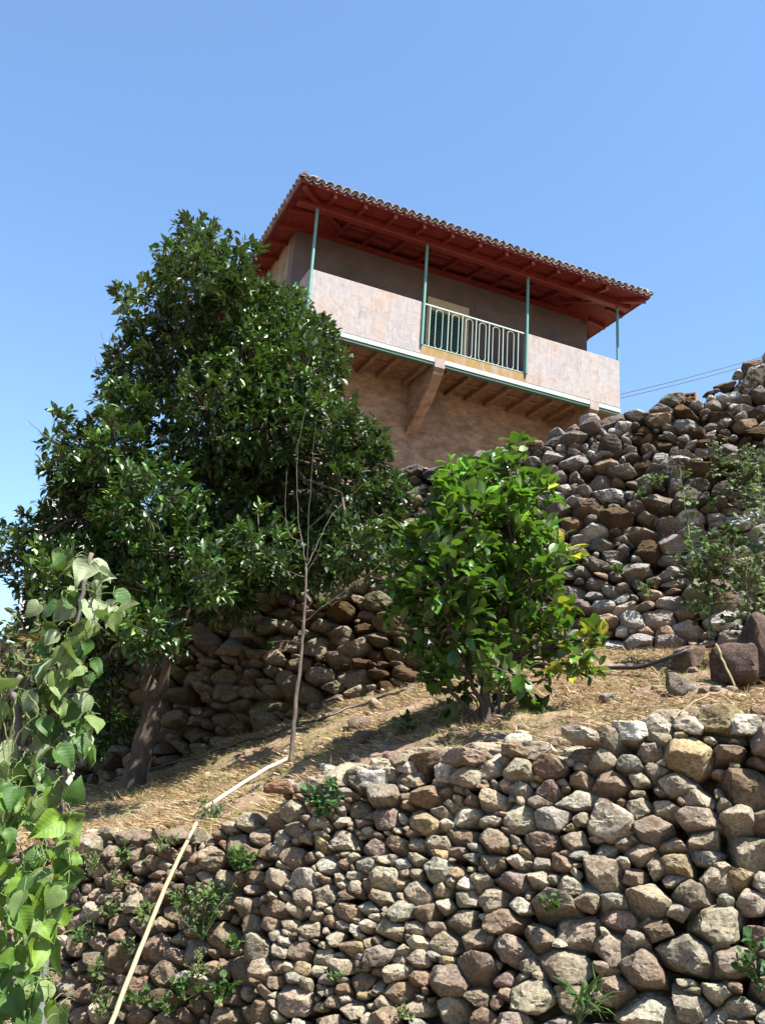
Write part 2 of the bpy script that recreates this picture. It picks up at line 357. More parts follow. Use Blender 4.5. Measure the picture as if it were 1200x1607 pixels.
AN = 1.6
def on_wall(W, px, py, out=.03): r = ray(px, py); return CP+r*(((W.O+W.m*out-CP)@W.m)/(r@W.m))
def pack(u0, u1, vlo, top, rfun, tries=9000, big=(), AN=1.3):
    S = [tuple(b) for b in big]
    S = [(b[0], b[1]*AN, b[2]) for b in S]
    arr = np.array(S) if S else np.zeros((0, 3))
    for k in range(tries):
        f = 1.75*(1-k/tries)**.8*1.0+.42
        if rng.random() < .28: f *= .6
        u = rng.uniform(u0-.3, u1+.3); tv = float(top(u)); v = rng.uniform(vlo-.2, tv+.5)
        r = rfun(u, v)*f; q = np.array([u, v*AN])
        if len(arr):
            d = np.hypot(arr[:, 0]-q[0], arr[:, 1]-q[1])
            if (d < (arr[:, 2]+r)*.86).any(): continue
        arr = np.vstack([arr, [q[0], q[1], r]])
    return arr
def build_wall(W, name, root, u0, u1, vlo, top, rfun, tintf, tries=9000, lvl=4, depth=.22, big=(), maxparts=300, prot=.05, mossf=None, topslack=.0, AN=1.3):
    A = pack(u0, u1, vlo, top, rfun, tries, big, AN); items = []
    for i in range(len(A)):
        u, vs, r = A[i]; v = vs/AN
        if u < u0 or u > u1 or v < vlo or v > top(u)+topslack-.35*max(0, .06-r): continue
        dx = A[:, 0]-u; dy = A[:, 1]-vs; d = np.hypot(dx, dy); j = np.where((d > 1e-6) & (d < r*2+A[:, 2]*2+.05))[0]
        h = (d[j]**2+r*r-A[j, 2]**2)/(2*d[j]); h = np.clip(h, .3*r, None)*rng.uniform(.96, 1.04)-.001
        tau = rng.uniform(-.05, .34, len(j)); h = h*rng.uniform(.92, 1.06, len(j))
        N = np.stack([dx[j]/d[j]*np.cos(tau), dy[j]/d[j]*np.cos(tau), np.sin(tau)], 1); H = h*np.cos(tau)
        # bound + front facets + back
        ang = rng.uniform(0, 6.28, 6)
        N = np.vstack([N, np.stack([np.cos(ang), np.sin(ang), 0*ang], 1)]); H = np.append(H, r*rng.uniform(1.15, 1.8, 6))
        kc = rng.integers(3, 7)
        for q in range(kc):                                   # knocked-off corners
            a = rng.uniform(0, 6.28); t = rng.uniform(.9, 1.35); N = np.vstack([N, [math.sin(t)*math.cos(a), math.sin(t)*math.sin(a), math.cos(t)]]); H = np.append(H, r*rng.uniform(.62, .95))
        for q in range(rng.integers(0, 2)):                   # broken-off sides
            a = rng.uniform(0, 6.28); N = np.vstack([N, [math.cos(a), math.sin(a), .1]]); H = np.append(H, r*rng.uniform(.65, .95))
        nf = rng.integers(2, 5); ff = rng.uniform(.4, 1.15)
        for q in range(nf):
            t = abs(rng.normal(0, .42)) if q == 0 else rng.uniform(.3, 1.0); a = rng.uniform(0, 6.28)
            N = np.vstack([N, [math.sin(t)*math.cos(a), math.sin(t)*math.sin(a), math.cos(t)]]); H = np.append(H, min(r, .2)*ff*(.75 if q == 0 else rng.uniform(.8, 1.1)))
        N = np.vstack([N, [0, 0, -1]]); H = np.append(H, min(depth, r*1.9+.04))
        pc = pix(W.P(u, v, 0.))[0]; 
        inview = -60 < pc[0] < 1260 and -60 < pc[1] < 1670
        L = lvl if inview and r*FPX/pc[2] > 15 else 3
        V, F = stone_shape(N, H, L, p=rng.uniform(30, 90))
        tw = rng.normal(0, .12)
        x, y = V[:, 0], V[:, 1]/AN
        ta, tb = rng.normal(0, .19), rng.normal(0, .19); V = V.copy(); z_ = V[:, 2].copy()
        y, z_ = y*math.cos(ta)-z_*math.sin(ta), y*math.sin(ta)+z_*math.cos(ta)
        x, z_ = x*math.cos(tb)-z_*math.sin(tb), x*math.sin(tb)+z_*math.cos(tb); V[:, 2] = z_
        x, y = x*math.cos(tw)-y*math.sin(tw), x*math.sin(tw)+y*math.cos(tw)
        wz = V[:, 2]*1.0+rng.uniform(-1, 1)*min(prot, r*.5)-min(r, .2)*ff*.5
        P = W.P(u+x, v+y, wz); c = P.mean(0)
        ms = bool(mossf and mossf(pc[0], pc[1]))
        items.append((r*FPX/pc[2] if inview else 0, P, F, tintf(pc[0], pc[1], ms), c, ms))
    items.sort(key=lambda t: -t[0]); vis = [t for t in items if t[0] > 4][:maxparts]; ids = set(map(id, vis))
    for t in vis:
        mk(name, t[1], t[2], MOSS if t[5] else STONE, root, tint=t[3], smooth=True, loc=t[4], sharp=26)
    rest = [(t[1], t[2], t[3]) for t in items if id(t) not in ids]
    if rest:
        V, F, T = join(rest); o = mk('small_stone', V, F, STONE, root, tint=T, smooth=True, sharp=26); o['kind'] = 'stuff'
    print(name, len(items), 'stones,', len(vis), 'as parts'); return A

PAL_L = [((.46, .38, .29), 6), ((.54, .46, .36), 4), ((.38, .30, .23), 4), ((.32, .225, .16), 3), ((.64, .57, .46), 2.5), ((.40, .36, .31), 3), ((.47, .36, .22), 1.2), ((.38, .27, .23), .6)]
PAL_U = [((.21, .175, .16), 5), ((.28, .24, .235), 4), ((.15, .12, .105), 5), ((.24, .165, .12), 3), ((.34, .31, .30), 2), ((.19, .18, .17), 2)]
PAL_UL = [((.33, .27, .20), 5), ((.25, .19, .13), 4), ((.38, .32, .25), 3), ((.24, .22, .14), 2)]
PAL_LL = [((.34, .26, .19), 5), ((.28, .20, .145), 4), ((.42, .34, .26), 3), ((.36, .25, .18), 3), ((.50, .44, .36), 1)]
def pick(pal, k=1.):
    k *= .74
    c = random.choices([p[0] for p in pal], [p[1] for p in pal])[0]; j = random.uniform(.8, 1.22)*k
    return np.array([c[0]*j*random.uniform(.93, 1.01), c[1]*j, c[2]*j*random.uniform(.90, 1.02)])
def tint_low(px, py, ms): return np.append(pick(PAL_L), random.uniform(0, .35))
def tint_lowleft(px, py, ms): return np.append(pick(PAL_LL), random.uniform(0, .2))
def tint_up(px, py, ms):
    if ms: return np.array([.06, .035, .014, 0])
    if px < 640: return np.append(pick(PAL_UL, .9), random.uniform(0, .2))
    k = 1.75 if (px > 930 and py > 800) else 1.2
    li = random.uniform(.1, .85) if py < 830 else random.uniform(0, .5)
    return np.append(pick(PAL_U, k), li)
def moss_up(px, py):
    if px > 990 and py < 745: return random.random() < .34
    if 480 < px < 660 and 940 < py < 1060: return random.random() < .35
    return random.random() < .02

# lower walls ------------------------------------------------------
pR = at(1150, 1115, 4.6); pL = at(200, 1300, 6.0)
WL = Wall([pL[0], pL[1], .0], [pR[0], pR[1], .0], math.radians(13))
# the face leans back, so anchor the foot line forward of the crest line
WL.O = WL.O + WL.n*(1.3*math.tan(math.radians(13)))
topR = WL.profile([(395, 1268), (425, 1232), (540, 1205), (620, 1196), (700, 1188), (790, 1176), (860, 1182), (930, 1160), (1000, 1142), (1090, 1130), (1200, 1118), (1320, 1102), (1500, 1085)])
WLL = Wall(WL.O - WL.m*.08, WL.O - WL.m*.08 + WL.d, math.radians(13)); WLL.d = WL.d
topL = WLL.profile([(-250, 1318), (-60, 1312), (120, 1308), (300, 1300), (390, 1285), (470, 1275)])
uJ = WL.uv(412, 1400)[0]
uR1 = WL.uv(1330, 1300)[0]; uL0 = WLL.uv(-260, 1400)[0]
# upper wall
qR = at(1060, 1005, 8.7); qL = at(260, 1200, 10.4)
WU = Wall(qL, qR, math.radians(9))
WU.O = np.array([qL[0], qL[1], qL[2]])
baseU = WU.profile([(-150, 1250), (60, 1235), (260, 1200), (400, 1145), (560, 1092), (650, 1060), (800, 1030), (900, 1008), (1060, 1005), (1200, 1030), (1400, 1030)])
topU = WU.profile([(-250, 1030), (0, 1000), (120, 900), (200, 840), (400, 760), (600, 745), (640, 738), (700, 722), (740, 712), (830, 688), (920, 658), (1000, 637), (1060, 622), (1110, 612), (1150, 584), (1200, 560), (1300, 495), (1420, 440)])
uU0, uU1 = WU.uv(-230, 1100)[0]-1.5, WU.uv(1400, 900)[0]+2.6
uR1 += 2.2; uL0 -= 1.3

# ------------------------------------------------------------------ ground
def sheet(name, rows, mat, smooth=True, **kw):
    R = np.array(rows); n, m = R.shape[:2]; V = R.reshape(-1, 3)
    F = np.array([[i*m+j, i*m+j+1, (i+1)*m+j+1, (i+1)*m+j] for i in range(n-1) for j in range(m-1)])
    return mk(name, V, F, mat, smooth=smooth, **kw)
NT = 330
ts = np.linspace(0, 1, NT)
def crest(t):
    u = uL0 + (uR1-uL0)*t
    lw, rw = WLL.P(u, topL(u)-.05, -.14), WL.P(u, topR(u)-.07, -.16)
    k = 1/(1+math.exp(-(u-uJ)*14)); return lw*(1-k)+rw*k
def foot(t):
    u = uU0 + (uU1-uU0)*t; return WU.P(u, baseU(u)-.02, -.1)
NB = 70
A_ = np.array([crest(t) for t in ts]); B_ = np.array([foot(t) for t in ts])
rows = []
for j in range(NB):
    s = j/(NB-1); rows.append(A_*(1-s)+B_*s)
TER = np.array(rows)
q = TER.reshape(-1, 3).copy(); q[:, 2] = 0
bmp = .06*fbm(q, 1.1, 3, 5)+.028*fbm(q, 5, 3, 9)
fade = np.minimum(np.linspace(0, 1, NB)*6, 1)[:, None]*np.ones((1, NT)); TER[:, :, 2] += bmp.reshape(NB, NT)*fade
tag(sheet('terrace_ground', TER, EARTH), kind='structure')
_tp = pix(TER.reshape(-1, 3)); _tv = TER.reshape(-1, 3)
def ground_px(px, py):
    """point of the terrace seen at this pixel (the nearest one in sight)"""
    d = np.hypot(_tp[:, 0]-px, _tp[:, 1]-py); i = np.argmin(d); return _tv[i].copy()
_tx = TER[:, :, 0]; _ty = TER[:, :, 1]
def ground_xy(x, y):
    i = np.argmin((_tv[:, 0]-x)**2+(_tv[:, 1]-y)**2); return _tv[i, 2]
# earth behind the stones
def backing(name, W, u0, u1, vlo, top, w, vtop=.0):
    us = np.linspace(u0, u1, 160); rows = []
    for k in range(14):
        r = []
        for u in us:
            v = vlo(u)+(top(u)+vtop-vlo(u))*k/13; r.append(W.P(u, v, w+.03*math.sin(u*9+k*2)))
        rows.append(r)
    return tag(sheet(name, rows, EARTH), kind='structure')
backing('earth_bank', WL, uJ-.12, uR1, lambda u: -.05, topR, -.27)
backing('earth_bank', WLL, uL0, uJ+.15, lambda u: -.05, topL, -.24)
backing('earth_bank', WU, uU0, uU1, lambda u: baseU(u)-.3, topU, -.34)
# lower ground, one sheet to the horizon, and the land behind the upper wall
gx = np.array([-1500, -300, -60, -20, -8, -3, 0, 3, 8, 20, 60, 300, 1500.]); gy = np.array([-1500, -300, -60, -20, -8, -2, 1, 2.5, 4, 8, 20, 60, 300, 1500.])
tag(sheet('ground', [[[x, y, 0. + .03*math.sin(x+y)] for x in gx] for y in gy], EARTH), kind='structure')
us = np.linspace(uU0-.0, uU1+.0, 120); rows = []
for dist, rise in ((0, -.06), (.4, -.02), (1.5, .12), (4, .45), (8, .95), (14, 1.6), (25, 2.6), (45, 3.2), (90, 3.0), (300, 0), (900, -6)):
    r = []
    for u in us:
        p = WU.P(u, topU(u), -.2); p[2] += rise; uu = (u-us.mean())/(us.max()-us.min())*2
        p = p - WU.n*dist + WU.d*uu*dist*.9; r.append(p)
    rows.append(r)
tag(sheet('upper_ground', rows, EARTH), kind='structure')
# shoulders of the terraces outside the frame
for k_, sg in ((0, -1), (-1, 1)):
    c_, f_, t_ = TER[0, k_], TER[-1, k_], np.array(rows[0][k_]); b_ = np.array(rows[4][k_]); ft = c_+WL.n*.45; ft[2] = -.05; o_ = -WL.n*.12
    prof = [ft+o_, c_+o_, c_*.5+f_*.5, f_, t_, b_]; R_ = []
    for dd in (0, 1.5, 5, 15, 60, 200): R_.append([p_+WL.d*sg*dd+np.array([0, 0, .12*math.sin(dd*1.7+i_)-.02]) for i_, p_ in enumerate(prof)])
    tag(sheet('hillside', R_, EARTH), kind='structure')
# ------------------------------------------------------------------ build walls
labels = dict(
 R='long dry stone wall of pale brown rubble in the foreground, tallest at the right, holding up the grassy terrace',
 L='low dark weedy stretch of dry stone wall behind the leaning cane at lower left',
 U='upper dry stone wall of lichened grey stones with mossy top below the house')
def wall_root(W, u, key): return thing('dry_stone_wall', W.P(u, 0., 0.), labels[key], 'stone wall')
rR = wall_root(WL, (uJ+uR1)/2, 'R'); rL = wall_root(WLL, (uL0+uJ)/2, 'L'); rU = wall_root(WU, (uU0+uU1)/2, 'U')
def reparent_zero(root):
    root.location = (0, 0, 0)
for r_ in (rR, rL, rU): reparent_zero(r_)
def rf_low(u, v):
    px = pix(WL.P(u, v, 0.))[0]; t = np.clip((px[0]-420)/700, 0, 1)
    base = .036+.029*t
    if py_lt(px, 1230): base *= 1.0
    return base*(1+.25*float(vnoise(np.array([[u*1.3, v*1.3, 0]]), 1, 3)[0]))
def py_lt(px, y): return px[1] < y
bigR = []
for (x, y, r) in [(1175, 1330, 58), (1120, 1450, 50), (1020, 1300, 38), (940, 1370, 45), (850, 1320, 34), (1015, 1410, 40), (720, 1310, 30), (770, 1410, 36), (700, 1540, 40), (1010, 1520, 42), (860, 1240, 24), (1150, 1510, 40), (590, 1500, 26), (460, 1570, 44), (540, 1320, 30), (450, 1270, 36), (600, 1245, 34), (700, 1580, 36), (960, 1490, 36), (800, 1490, 34), (890, 1560, 34), (1080, 1580, 38), (660, 1290, 26), (1180, 1410, 30), (730, 1220, 28), (950, 1160, 30)]:
    u, v = WL.uv(x, y); bigR.append((u, v, .85*r/FPX*pix(WL.P(u, v, 0.))[0][2]))
build_wall(WL, 'stone', rR, uJ, uR1, .15, topR, rf_low, tint_low, tries=30000, big=bigR, AN=1.45, prot=.10, topslack=.015)
bigL = []
for (x, y, r) in [(335, 1345, 26), (235, 1395, 26), (200, 1340, 22), (255, 1530, 28), (180, 1500, 26), (130, 1560, 26), (385, 1520, 30), (300, 1490, 26), (210, 1550, 26)]:
    u, v = WLL.uv(x, y); bigL.append((u, v, r/FPX*pix(WLL.P(u, v, 0.))[0][2]))
build_wall(WLL, 'stone', rL, uL0, uJ+.12, .1, topL, lambda u, v: .047*(1+.3*float(vnoise(np.array([[u, v, 0]]), 1.5, 3)[0])), tint_lowleft, tries=15000, big=bigL, AN=1.35, prot=.07)
def rf_up(u, v):
    px = pix(WU.P(u, v, 0.))[0]
    return (.058 if px[1] < 720 else .074)*(1.1 if px[1] > 880 else 1)
bigU = []
for (x, y, r) in [(630, 1055, 26), (560, 1015, 28), (590, 1000, 24), (425, 1035, 24), (990, 975, 26), (1080, 985, 36), (1050, 850, 26), (1095, 930, 34), (960, 870, 24), (1030, 780, 36), (900, 870, 24), (1060, 730, 30), (1020, 930, 28), (1130, 880, 28), (1160, 940, 30), (1150, 1000, 34), (860, 740, 20), (900, 780, 22), (500, 1060, 28), (350, 1090, 30), (1180, 760, 30)]:
    u, v = WU.uv(x, y); bigU.append((u, v, .78*r/FPX*pix(WU.P(u, v, 0.))[0][2]))
build_wall(WU, 'stone', rU, uU0, uU1, -.6, topU, rf_up, tint_up, tries=30000, big=bigU, AN=1.75, prot=.13, depth=.3, mossf=moss_up)
# loose capping stones behind the crest of the front wall
def caps(root, crestf, t0, t1, n, size, tf, back=.55, flat=.55, name='cap_stone'):
    for k in range(n):
        t = t0+(t1-t0)*(k+random.random())/n; i = min(int(t*(NT-1)), NT-1)
        a, b = crestf[0][i], crestf[1][i]; dd = norm((b-a)*np.array([1, 1, 0])); s = random.random()**1.4*back
        p = a+dd*s; p[2] = ground_xy(p[0], p[1]); sz = size*random.uniform(.5, 1.25)
        V, F = free_stone(sz*random.uniform(.8, 1.3), sz*random.uniform(.7, 1.1), sz*flat*random.uniform(.7, 1.3), 4)
        p[2] += sz*flat*.35; pp = pix(p)[0]
        mk(name, V+p, F, STONE, root, tint=tf(pp[0], pp[1], False), smooth=True, loc=p, sharp=26)
tJ = (uJ-uL0)/(uR1-uL0)
caps(rR, (A_, B_), tJ+.01, .98, 170, .085, tint_low)
caps(rL, (A_, B_), .05, tJ, 34, .06, tint_lowleft, back=.15)

for (x, y, w_, h_, col, li) in ((925, 1158, 76, 30, (.60, .54, .44), .2), (996, 1148, 52, 34, (.86, .84, .74), .4), (1165, 1138, 60, 34, (.66, .60, .50), .2), (588, 1222, 54, 34, (.72, .68, .60), .5), (700, 1212, 50, 34, (.58, .50, .40), .1), (440, 1236, 60, 22, (.42, .25, .15), 0), (830, 1178, 60, 30, (.50, .43, .34), .1), (1080, 1140, 50, 30, (.52, .45, .36), .2), (725, 1190, 80, 34, (.40, .31, .24), 0), (500, 1228, 40, 24, (.40, .30, .22), 0), (640, 1205, 40, 20, (.66, .58, .48), .2)):
    c = on_wall(WL, x, y, -.04); D_ = pix(c)[0][2]; V, F = free_stone(w_/2/FPX*D_, w_/2.4/FPX*D_, h_/2/FPX*D_, 4, 10, 40)
    mk('cap_stone', V+c, F, STONE, rR, tint=np.append(np.array(col)*.76, li), smooth=True, loc=c, sharp=26)

# ------------------------------------------------------------------ loose boulders on the terrace
def boulder(px, py, w_px, h_px, label, col=None, sink=.25, Yoff=0., flat=1.):
    g = ground_px(px, py+h_px*.4); D = pix(g)[0][2]; sx = w_px/2/FPX*D; sz = h_px/2/FPX*D*1.1
    V, F = free_stone(sx, sx*.8*flat, sz, 4, 20, 16); g[1] += Yoff
    c = g+np.array([0, 0, sz*(1-sink)]); col = np.append(pick(PAL_L, .95) if col is None else np.array(col)*.6, .15)
    o = mk('boulder', V+c, F, STONE, tint=col, smooth=True, loc=g, sharp=26); return tag(o, label, 'rock')
boulder(590, 1108, 28, 22, 'small pale rock lying alone on the slope left of the lemon tree')
boulder(562, 1136, 46, 22, 'flat brown rock on the slope, upper one of the pair right of the bare sapling', (.28, .2, .15))
boulder(570, 1160, 34, 24, 'brown rock on the slope, lower one of the pair right of the bare sapling', (.30, .22, .17))
boulder(1075, 1035, 60, 44, 'long brown slab on the terrace just above the black hose', (.28, .20, .15))
boulder(1062, 1078, 42, 44, 'rounded grey brown rock on the terrace just below the black hose', (.30, .25, .2))
boulder(1150, 1050, 85, 76, 'big dark brown block at the foot of the upper wall behind the dry stalk', (.19, .13, .11), .15)
boulder(1195, 1030, 90, 110, 'largest dark boulder at the right edge below the tall weeds', (.18, .13, .11), .1)
boulder(1138, 985, 60, 66, 'upright brown boulder resting on the dark block behind the tall weeds', (.24, .17, .14), -1.2)
boulder(955, 1097, 32, 14, 'small whitish rock in the dry grass right of the lemon tree', (.55, .52, .46))

# ------------------------------------------------------------------ house
HA = .4138; H0 = np.array([-1.882, 17.149, 9.269+CAMZ]); HZ = 4.0         # balcony floor is HZ above the house foot
house = thing('house', H0-np.array([0, 0, HZ]), 'small house with red eaves, tiled roof and pale plastered balcony above the stone walls', 'house', rz=HA)
house.location = tuple(H0-np.array([0, 0, HZ]))
Lh, BK, ZB, ZP, ZR, OF, OL, OR, ZE = 8.0, 1.2, 2.685, 1.26, .21, .68, .52, .42, 2.80
S0, S1, DEP = -.02, 7.99, 6.0
def hp(name, VF, mat, parent=None, **k):
    V, F = VF; V = np.array(V, float)
    if parent is None: V = V + np.array([0, 0, HZ]); return mk(name, V, F, mat, house, **k)
    V = V + np.array([0, 0, HZ]); return mk(name, V, F, mat, parent, **k)
# masonry (upper render on the facade, ochre stone below); walls butt end to end
dS0, dS1, dZ1 = 3.38, 4.5, 2.26        # door opening along the facade
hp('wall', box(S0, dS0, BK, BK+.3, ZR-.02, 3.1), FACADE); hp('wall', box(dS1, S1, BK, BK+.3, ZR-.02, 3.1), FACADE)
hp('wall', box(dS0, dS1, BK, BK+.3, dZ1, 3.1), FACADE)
hp('wall', box(S0, S1, BK+.01, BK+.31, -HZ, ZR-.02), OCHRE)
SIDE = mat_plain('side_wall_render', (.27, .21, .15), .95, .35, 3, .2, .8, 25)
hp('wall', box(S0, S0+.3, BK+.312, BK+DEP-.3, -HZ, 3.1), SIDE); hp('wall', box(S1-.3, S1, BK+.312, BK+DEP-.3, -HZ, 3.1), SIDE)
hp('wall', box(S0, S1, BK+DEP-.298, BK+DEP, -HZ, 3.1), SIDE)
# door with frame and leaves
fr = hp('door_frame', join([box(dS0+.0, dS0+.07, BK-.02, BK+.14, ZR, dZ1-.32), box(dS1-.12, dS1, BK-.02, BK+.14, ZR, dZ1-.32), box(dS0, dS1, BK-.03, BK+.14, dZ1-.32, dZ1)]), CREAM)
for a, b in ((dS0+.075, 3.92), (3.925, dS1-.125)):
    o = hp('door', box(a, b, BK+.06, BK+.1, ZR, dZ1-.325), GREEN)
    L = []
    z = ZR+.1
    while z < dZ1-.45: L.append(box(a+.07, b-.07, BK+.035, BK+.058, z, z+.035)); z += .06
    V, F = join(L); V = V+np.array([0, 0, HZ]); mk('slat', V, F, GREEN, o)['kind'] = 'stuff'
    hp('door_stile', join([box(a, a+.06, BK+.03, BK+.058, ZR, dZ1-.33), box(b-.06, b, BK+.03, BK+.058, ZR, dZ1-.33), box(a+.062, b-.062, BK+.03, BK+.058, dZ1-.42, dZ1-.33)]), GREEN, o)
hp('drain_pipe', tube([[3.16, BK-.05, ZR], [3.16, BK-.05, 1.45]], .025, 8), RED)
# slab, kerb, parapets
hp('balcony_slab', box(0, Lh, .0, BK, -.02, ZR-.02), CONC)
hp('ledge', box(2.667, 5.333, -.075, -.002, .0, ZR), CURB)
for a, b in ((0, 2.667), (5.333, Lh)):
    o = hp('parapet', bevbox(a, b, -.08, .03, .0 if False else .003, ZP, .012), PLASTER)
for a, b in ((0, .1), (Lh-.1, Lh)):
    hp('parapet', box(a, b, .032, BK-.002, ZR, ZP-.002), PLASTER)
# mint band and its dark drip edge, broken by the corbels
corb = [.25, 3.02, 7.12]; CW = .24
edges = [0, .25, .25+CW, 3.02, 3.02+CW, 7.12, 7.12+CW, Lh]
for a, b in zip(edges[::2], edges[1::2]):
    o = hp('edge_band', box(a+.002, b-.002, -.085, .05, -.10, -.004), MINT)
    hp('drip_edge', box(a+.002, b-.002, -.065, .06, -.16, -.102), DKMETAL)
hp('edge_shadow_strip', box(0.01, Lh-.01, -.05, .05, -.003, .0025), DKMETAL)
for c in corb:
    pr = np.array([[-.09, .0], [-.09, -.20], [-.02, -.36], [.32, -.72], [BK, -1.35], [BK, -.02], [.0, -.02]])
    n = len(pr); V = np.array([[c, b, z] for b, z in pr]+[[c+CW, b, z] for b, z in pr])
    F = [[i, (i+1) % n, n+(i+1) % n, n+i] for i in range(n)]; F = tri(np.array(F))
    cap_ = [[0, i+1, i] for i in range(1, n-1)]+[[n, n+i, n+i+1] for i in range(1, n-1)]
    o = hp('corbel', (V, np.vstack([F, cap_])), OCHRE)
    hp('corbel_cap', box(c-.003, c+CW+.003, -.095, .0, -.21, .001), CONC, o)
# underside: ceiling board and joists
hp('balcony_ceiling', box(.0, Lh, .06, BK, -.07, -.022), WOOD)
k = 0; s = .55
while s < Lh-.2:
    if all(abs(s+.05-c-CW/2) > .2 for c in corb):
        j = random.uniform(-.05, .05); hp('joist', box(s+j, s+j+.10, .07, BK-.001, -.19, -.072), WOOD)
    s += .56
hp('joist', box(.0, Lh, .52, .60, -.105, -.0722), WOOD)
# posts
for i in range(4):
    s = i*8/3.; s = min(max(s, .03), Lh-.03)
    yb = -.11 if i < 3 else -.05; hp('post', tube([[s, yb, (.02, ZR-.005, ZR-.005, ZP-.01)[i]], [s, yb, ZB]], .034, 10), TEAL)
# railing
rail = hp('railing', join([box(2.68, 5.32, -.065, -.035, ZP-.03, ZP), box(2.68, 5.32, -.06, -.04, ZR+.03, ZR+.045)]), MINT)
fx = [.065, .24, .375, .51, .64, .78, .935]; xs = [2.69+2.62*f for f in fx]
for x in xs: hp('baluster', box(x-.008, x+.008, -.058, -.042, ZR+.046, ZP-.031), MINT, rail)
for a, b in zip(xs[:-1], xs[1:]):
    c = (a+b)/2; hw = .085; zt, zb_ = ZP-.13, ZR+.12; pts = [[c-hw, -.05, zb_]]
    pts += [[c-hw, -.05, z] for z in np.linspace(zb_+.1, zt, 6)]
    pts += [[c-hw+hw*(1-math.cos(t))*.5, -.05, zt+hw*.6*math.sin(t)] for t in (.9, 1.9)]
    pts = [[c-hw, -.05, zt-.0]]+[[c-hw, -.05, z] for z in np.linspace(zt-.1, zb_, 5)]
    arc = [[c-hw*math.cos(t), -.05, zb_-hw*math.sin(t)] for t in np.linspace(.3, math.pi-.3, 7)]
    up_ = [[c+hw, -.05, z] for z in np.linspace(zb_, zt, 5)]
    topa = [[c+hw*math.cos(t), -.05, zt+hw*.8*math.sin(t)] for t in np.linspace(.5, math.pi-1.2, 4)]
    toph = [[c-hw+.05, -.05, zt+.06], [c-hw+.012, -.05, zt+.035]]
    hp('scroll_bar', tube(toph+pts+arc+up_+topa, .0085, 6), MINT, rail)
# roof
TN = .2
eS0, eS1, eB0, eB1 = -OL, Lh+OR, -OF, BK+DEP+.5
hp('beam', bevbox(eS0+.12, eS1-.14, -.17, .0, ZB, ZB+.2, .01), RED)
hp('wall_plate', box(S0-.02, S1+.02, BK-.06, BK-.002, 2.93, 3.05), RED_D)
def zs(s, b): return ZE+TN*max(0, min(s-eS0, eS1-s, b-eB0, eB1-b))
mid = (eB1-eB0)/2; rz_ = ZE+TN*mid
c0, c1, c2, c3 = [eS0, eB0, ZE], [eS1, eB0, ZE], [eS1, eB1, ZE], [eS0, eB1, ZE]; r0, r1 = [eS0+mid, eB0+mid, rz_], [eS1-mid, eB0+mid, rz_]
def slab_poly(P, t=.035):
    P = np.array(P, float); n = len(P); V = np.vstack([P, P+[0, 0, t]])
    F = [[0, i, i+1] for i in range(1, n-1)]+[[n, n+i+1, n+i] for i in range(1, n-1)]
    F += list(map(list, tri(np.array([[i, n+i, n+(i+1) % n, (i+1) % n] for i in range(n)])))); return V, np.array(F)
for P in ([c0, c1, r1, r0], [c1, c2, r1], [c2, c3, r0, r1], [c3, c0, r0]):
    hp('soffit', slab_poly(P), RED_D)
RED_B = mat_plain('red_board_faded', (.21, .034, .022), .7, .35, 12, .25, .4, 18); RED_C = mat_plain('red_board_dark', (.125, .015, .011), .6, .3, 8, .3, .3, 20)
d0 = .01
while d0 < 1.95:                                          # planking under the front and left eaves
    d1 = d0+.135; z0, z1 = ZE+TN*d0, ZE+TN*(d1-.006); j = random.uniform(.004, .010)
    for P in ([[eS0+d0, eB0+d0, z0], [eS1-d0, eB0+d0, z0], [eS1-d1, eB0+d1-.006, z1], [eS0+d1, eB0+d1-.006, z1]],) + (([[eS0+d0, eB0+d0+.01, z0], [eS0+d1-.006, eB0+d1, z1], [eS0+d1-.006, eB1-d1, z1], [eS0+d0, eB1-d0, z0]],) if d0 < .5 else ()):
        V, F = slab_poly(P, .0035+j); V = V-[0, 0, j+.0045]; hp('board', (V, F), random.choice([RED_D, RED_D, RED_B, RED_C]))
    d0 = d1
def rafter(p, q, wd=.075, h=.11):
    """a sloping timber under the boards from p (eave) to q"""
    p, q = np.array(p, float), np.array(q, float); d = q-p; side = norm(np.cross(d*[1, 1, 0], [0, 0, 1]))*wd/2; dn = np.array([0, 0, -h])
    e = -.004*np.array([0, 0, 1])
    V = np.array([p+side+e, p-side+e, p-side+dn, p+side+dn, q+side+e, q-side+e, q-side+dn, q+side+dn])
    F = np.array([[0, 3, 2, 1], [4, 5, 6, 7], [0, 1, 5, 4], [1, 2, 6, 5], [2, 3, 7, 6], [3, 0, 4, 7]]); return V, F
RTIP = mat_plain('rafter_end_paint', (.26, .07, .045), .6, .2)
s = eS0+.75
while s < eS1-.5:
    o = hp('rafter', rafter([s, eB0+.05, zs(s, eB0+.05)], [s, BK+.1, ZE+TN*(BK+.1-eB0)]), RED)
    z = zs(s, eB0+.05); hp('rafter_end', box(s-.0385, s+.0385, eB0+.046, eB0+.0495, z-.112, z-.004), RTIP, o); s += .70
b = eB0+.95
while b < eB1-.5:
    for e0, e1 in ((eS0+.05, S0+.1), (eS1-.05, S1-.1)):
        hp('rafter', rafter([e0, b, zs(e0, b)], [e1, b, zs(e1, b)]), RED)
    b += .70
for e, sg in ((eS0, 1), (eS1, -1)):
    hp('hip_rafter', rafter([e+sg*.05, eB0+.05, ZE+.01], [e+sg*1.5, eB0+1.5, ZE+TN*1.5], .09, .13), RED)
hp('fascia', box(eS0-.02, eS1+.02, eB0-.025, eB0-.001, ZE-.015, ZE+.055), RED_D)
hp('fascia', box(eS0-.022, eS0-.001, eB0, eB1, ZE-.015, ZE+.055), RED_D)
hp('fascia', box(eS1+.001, eS1+.022, eB0, eB1, ZE-.015, ZE+.055), RED_D)
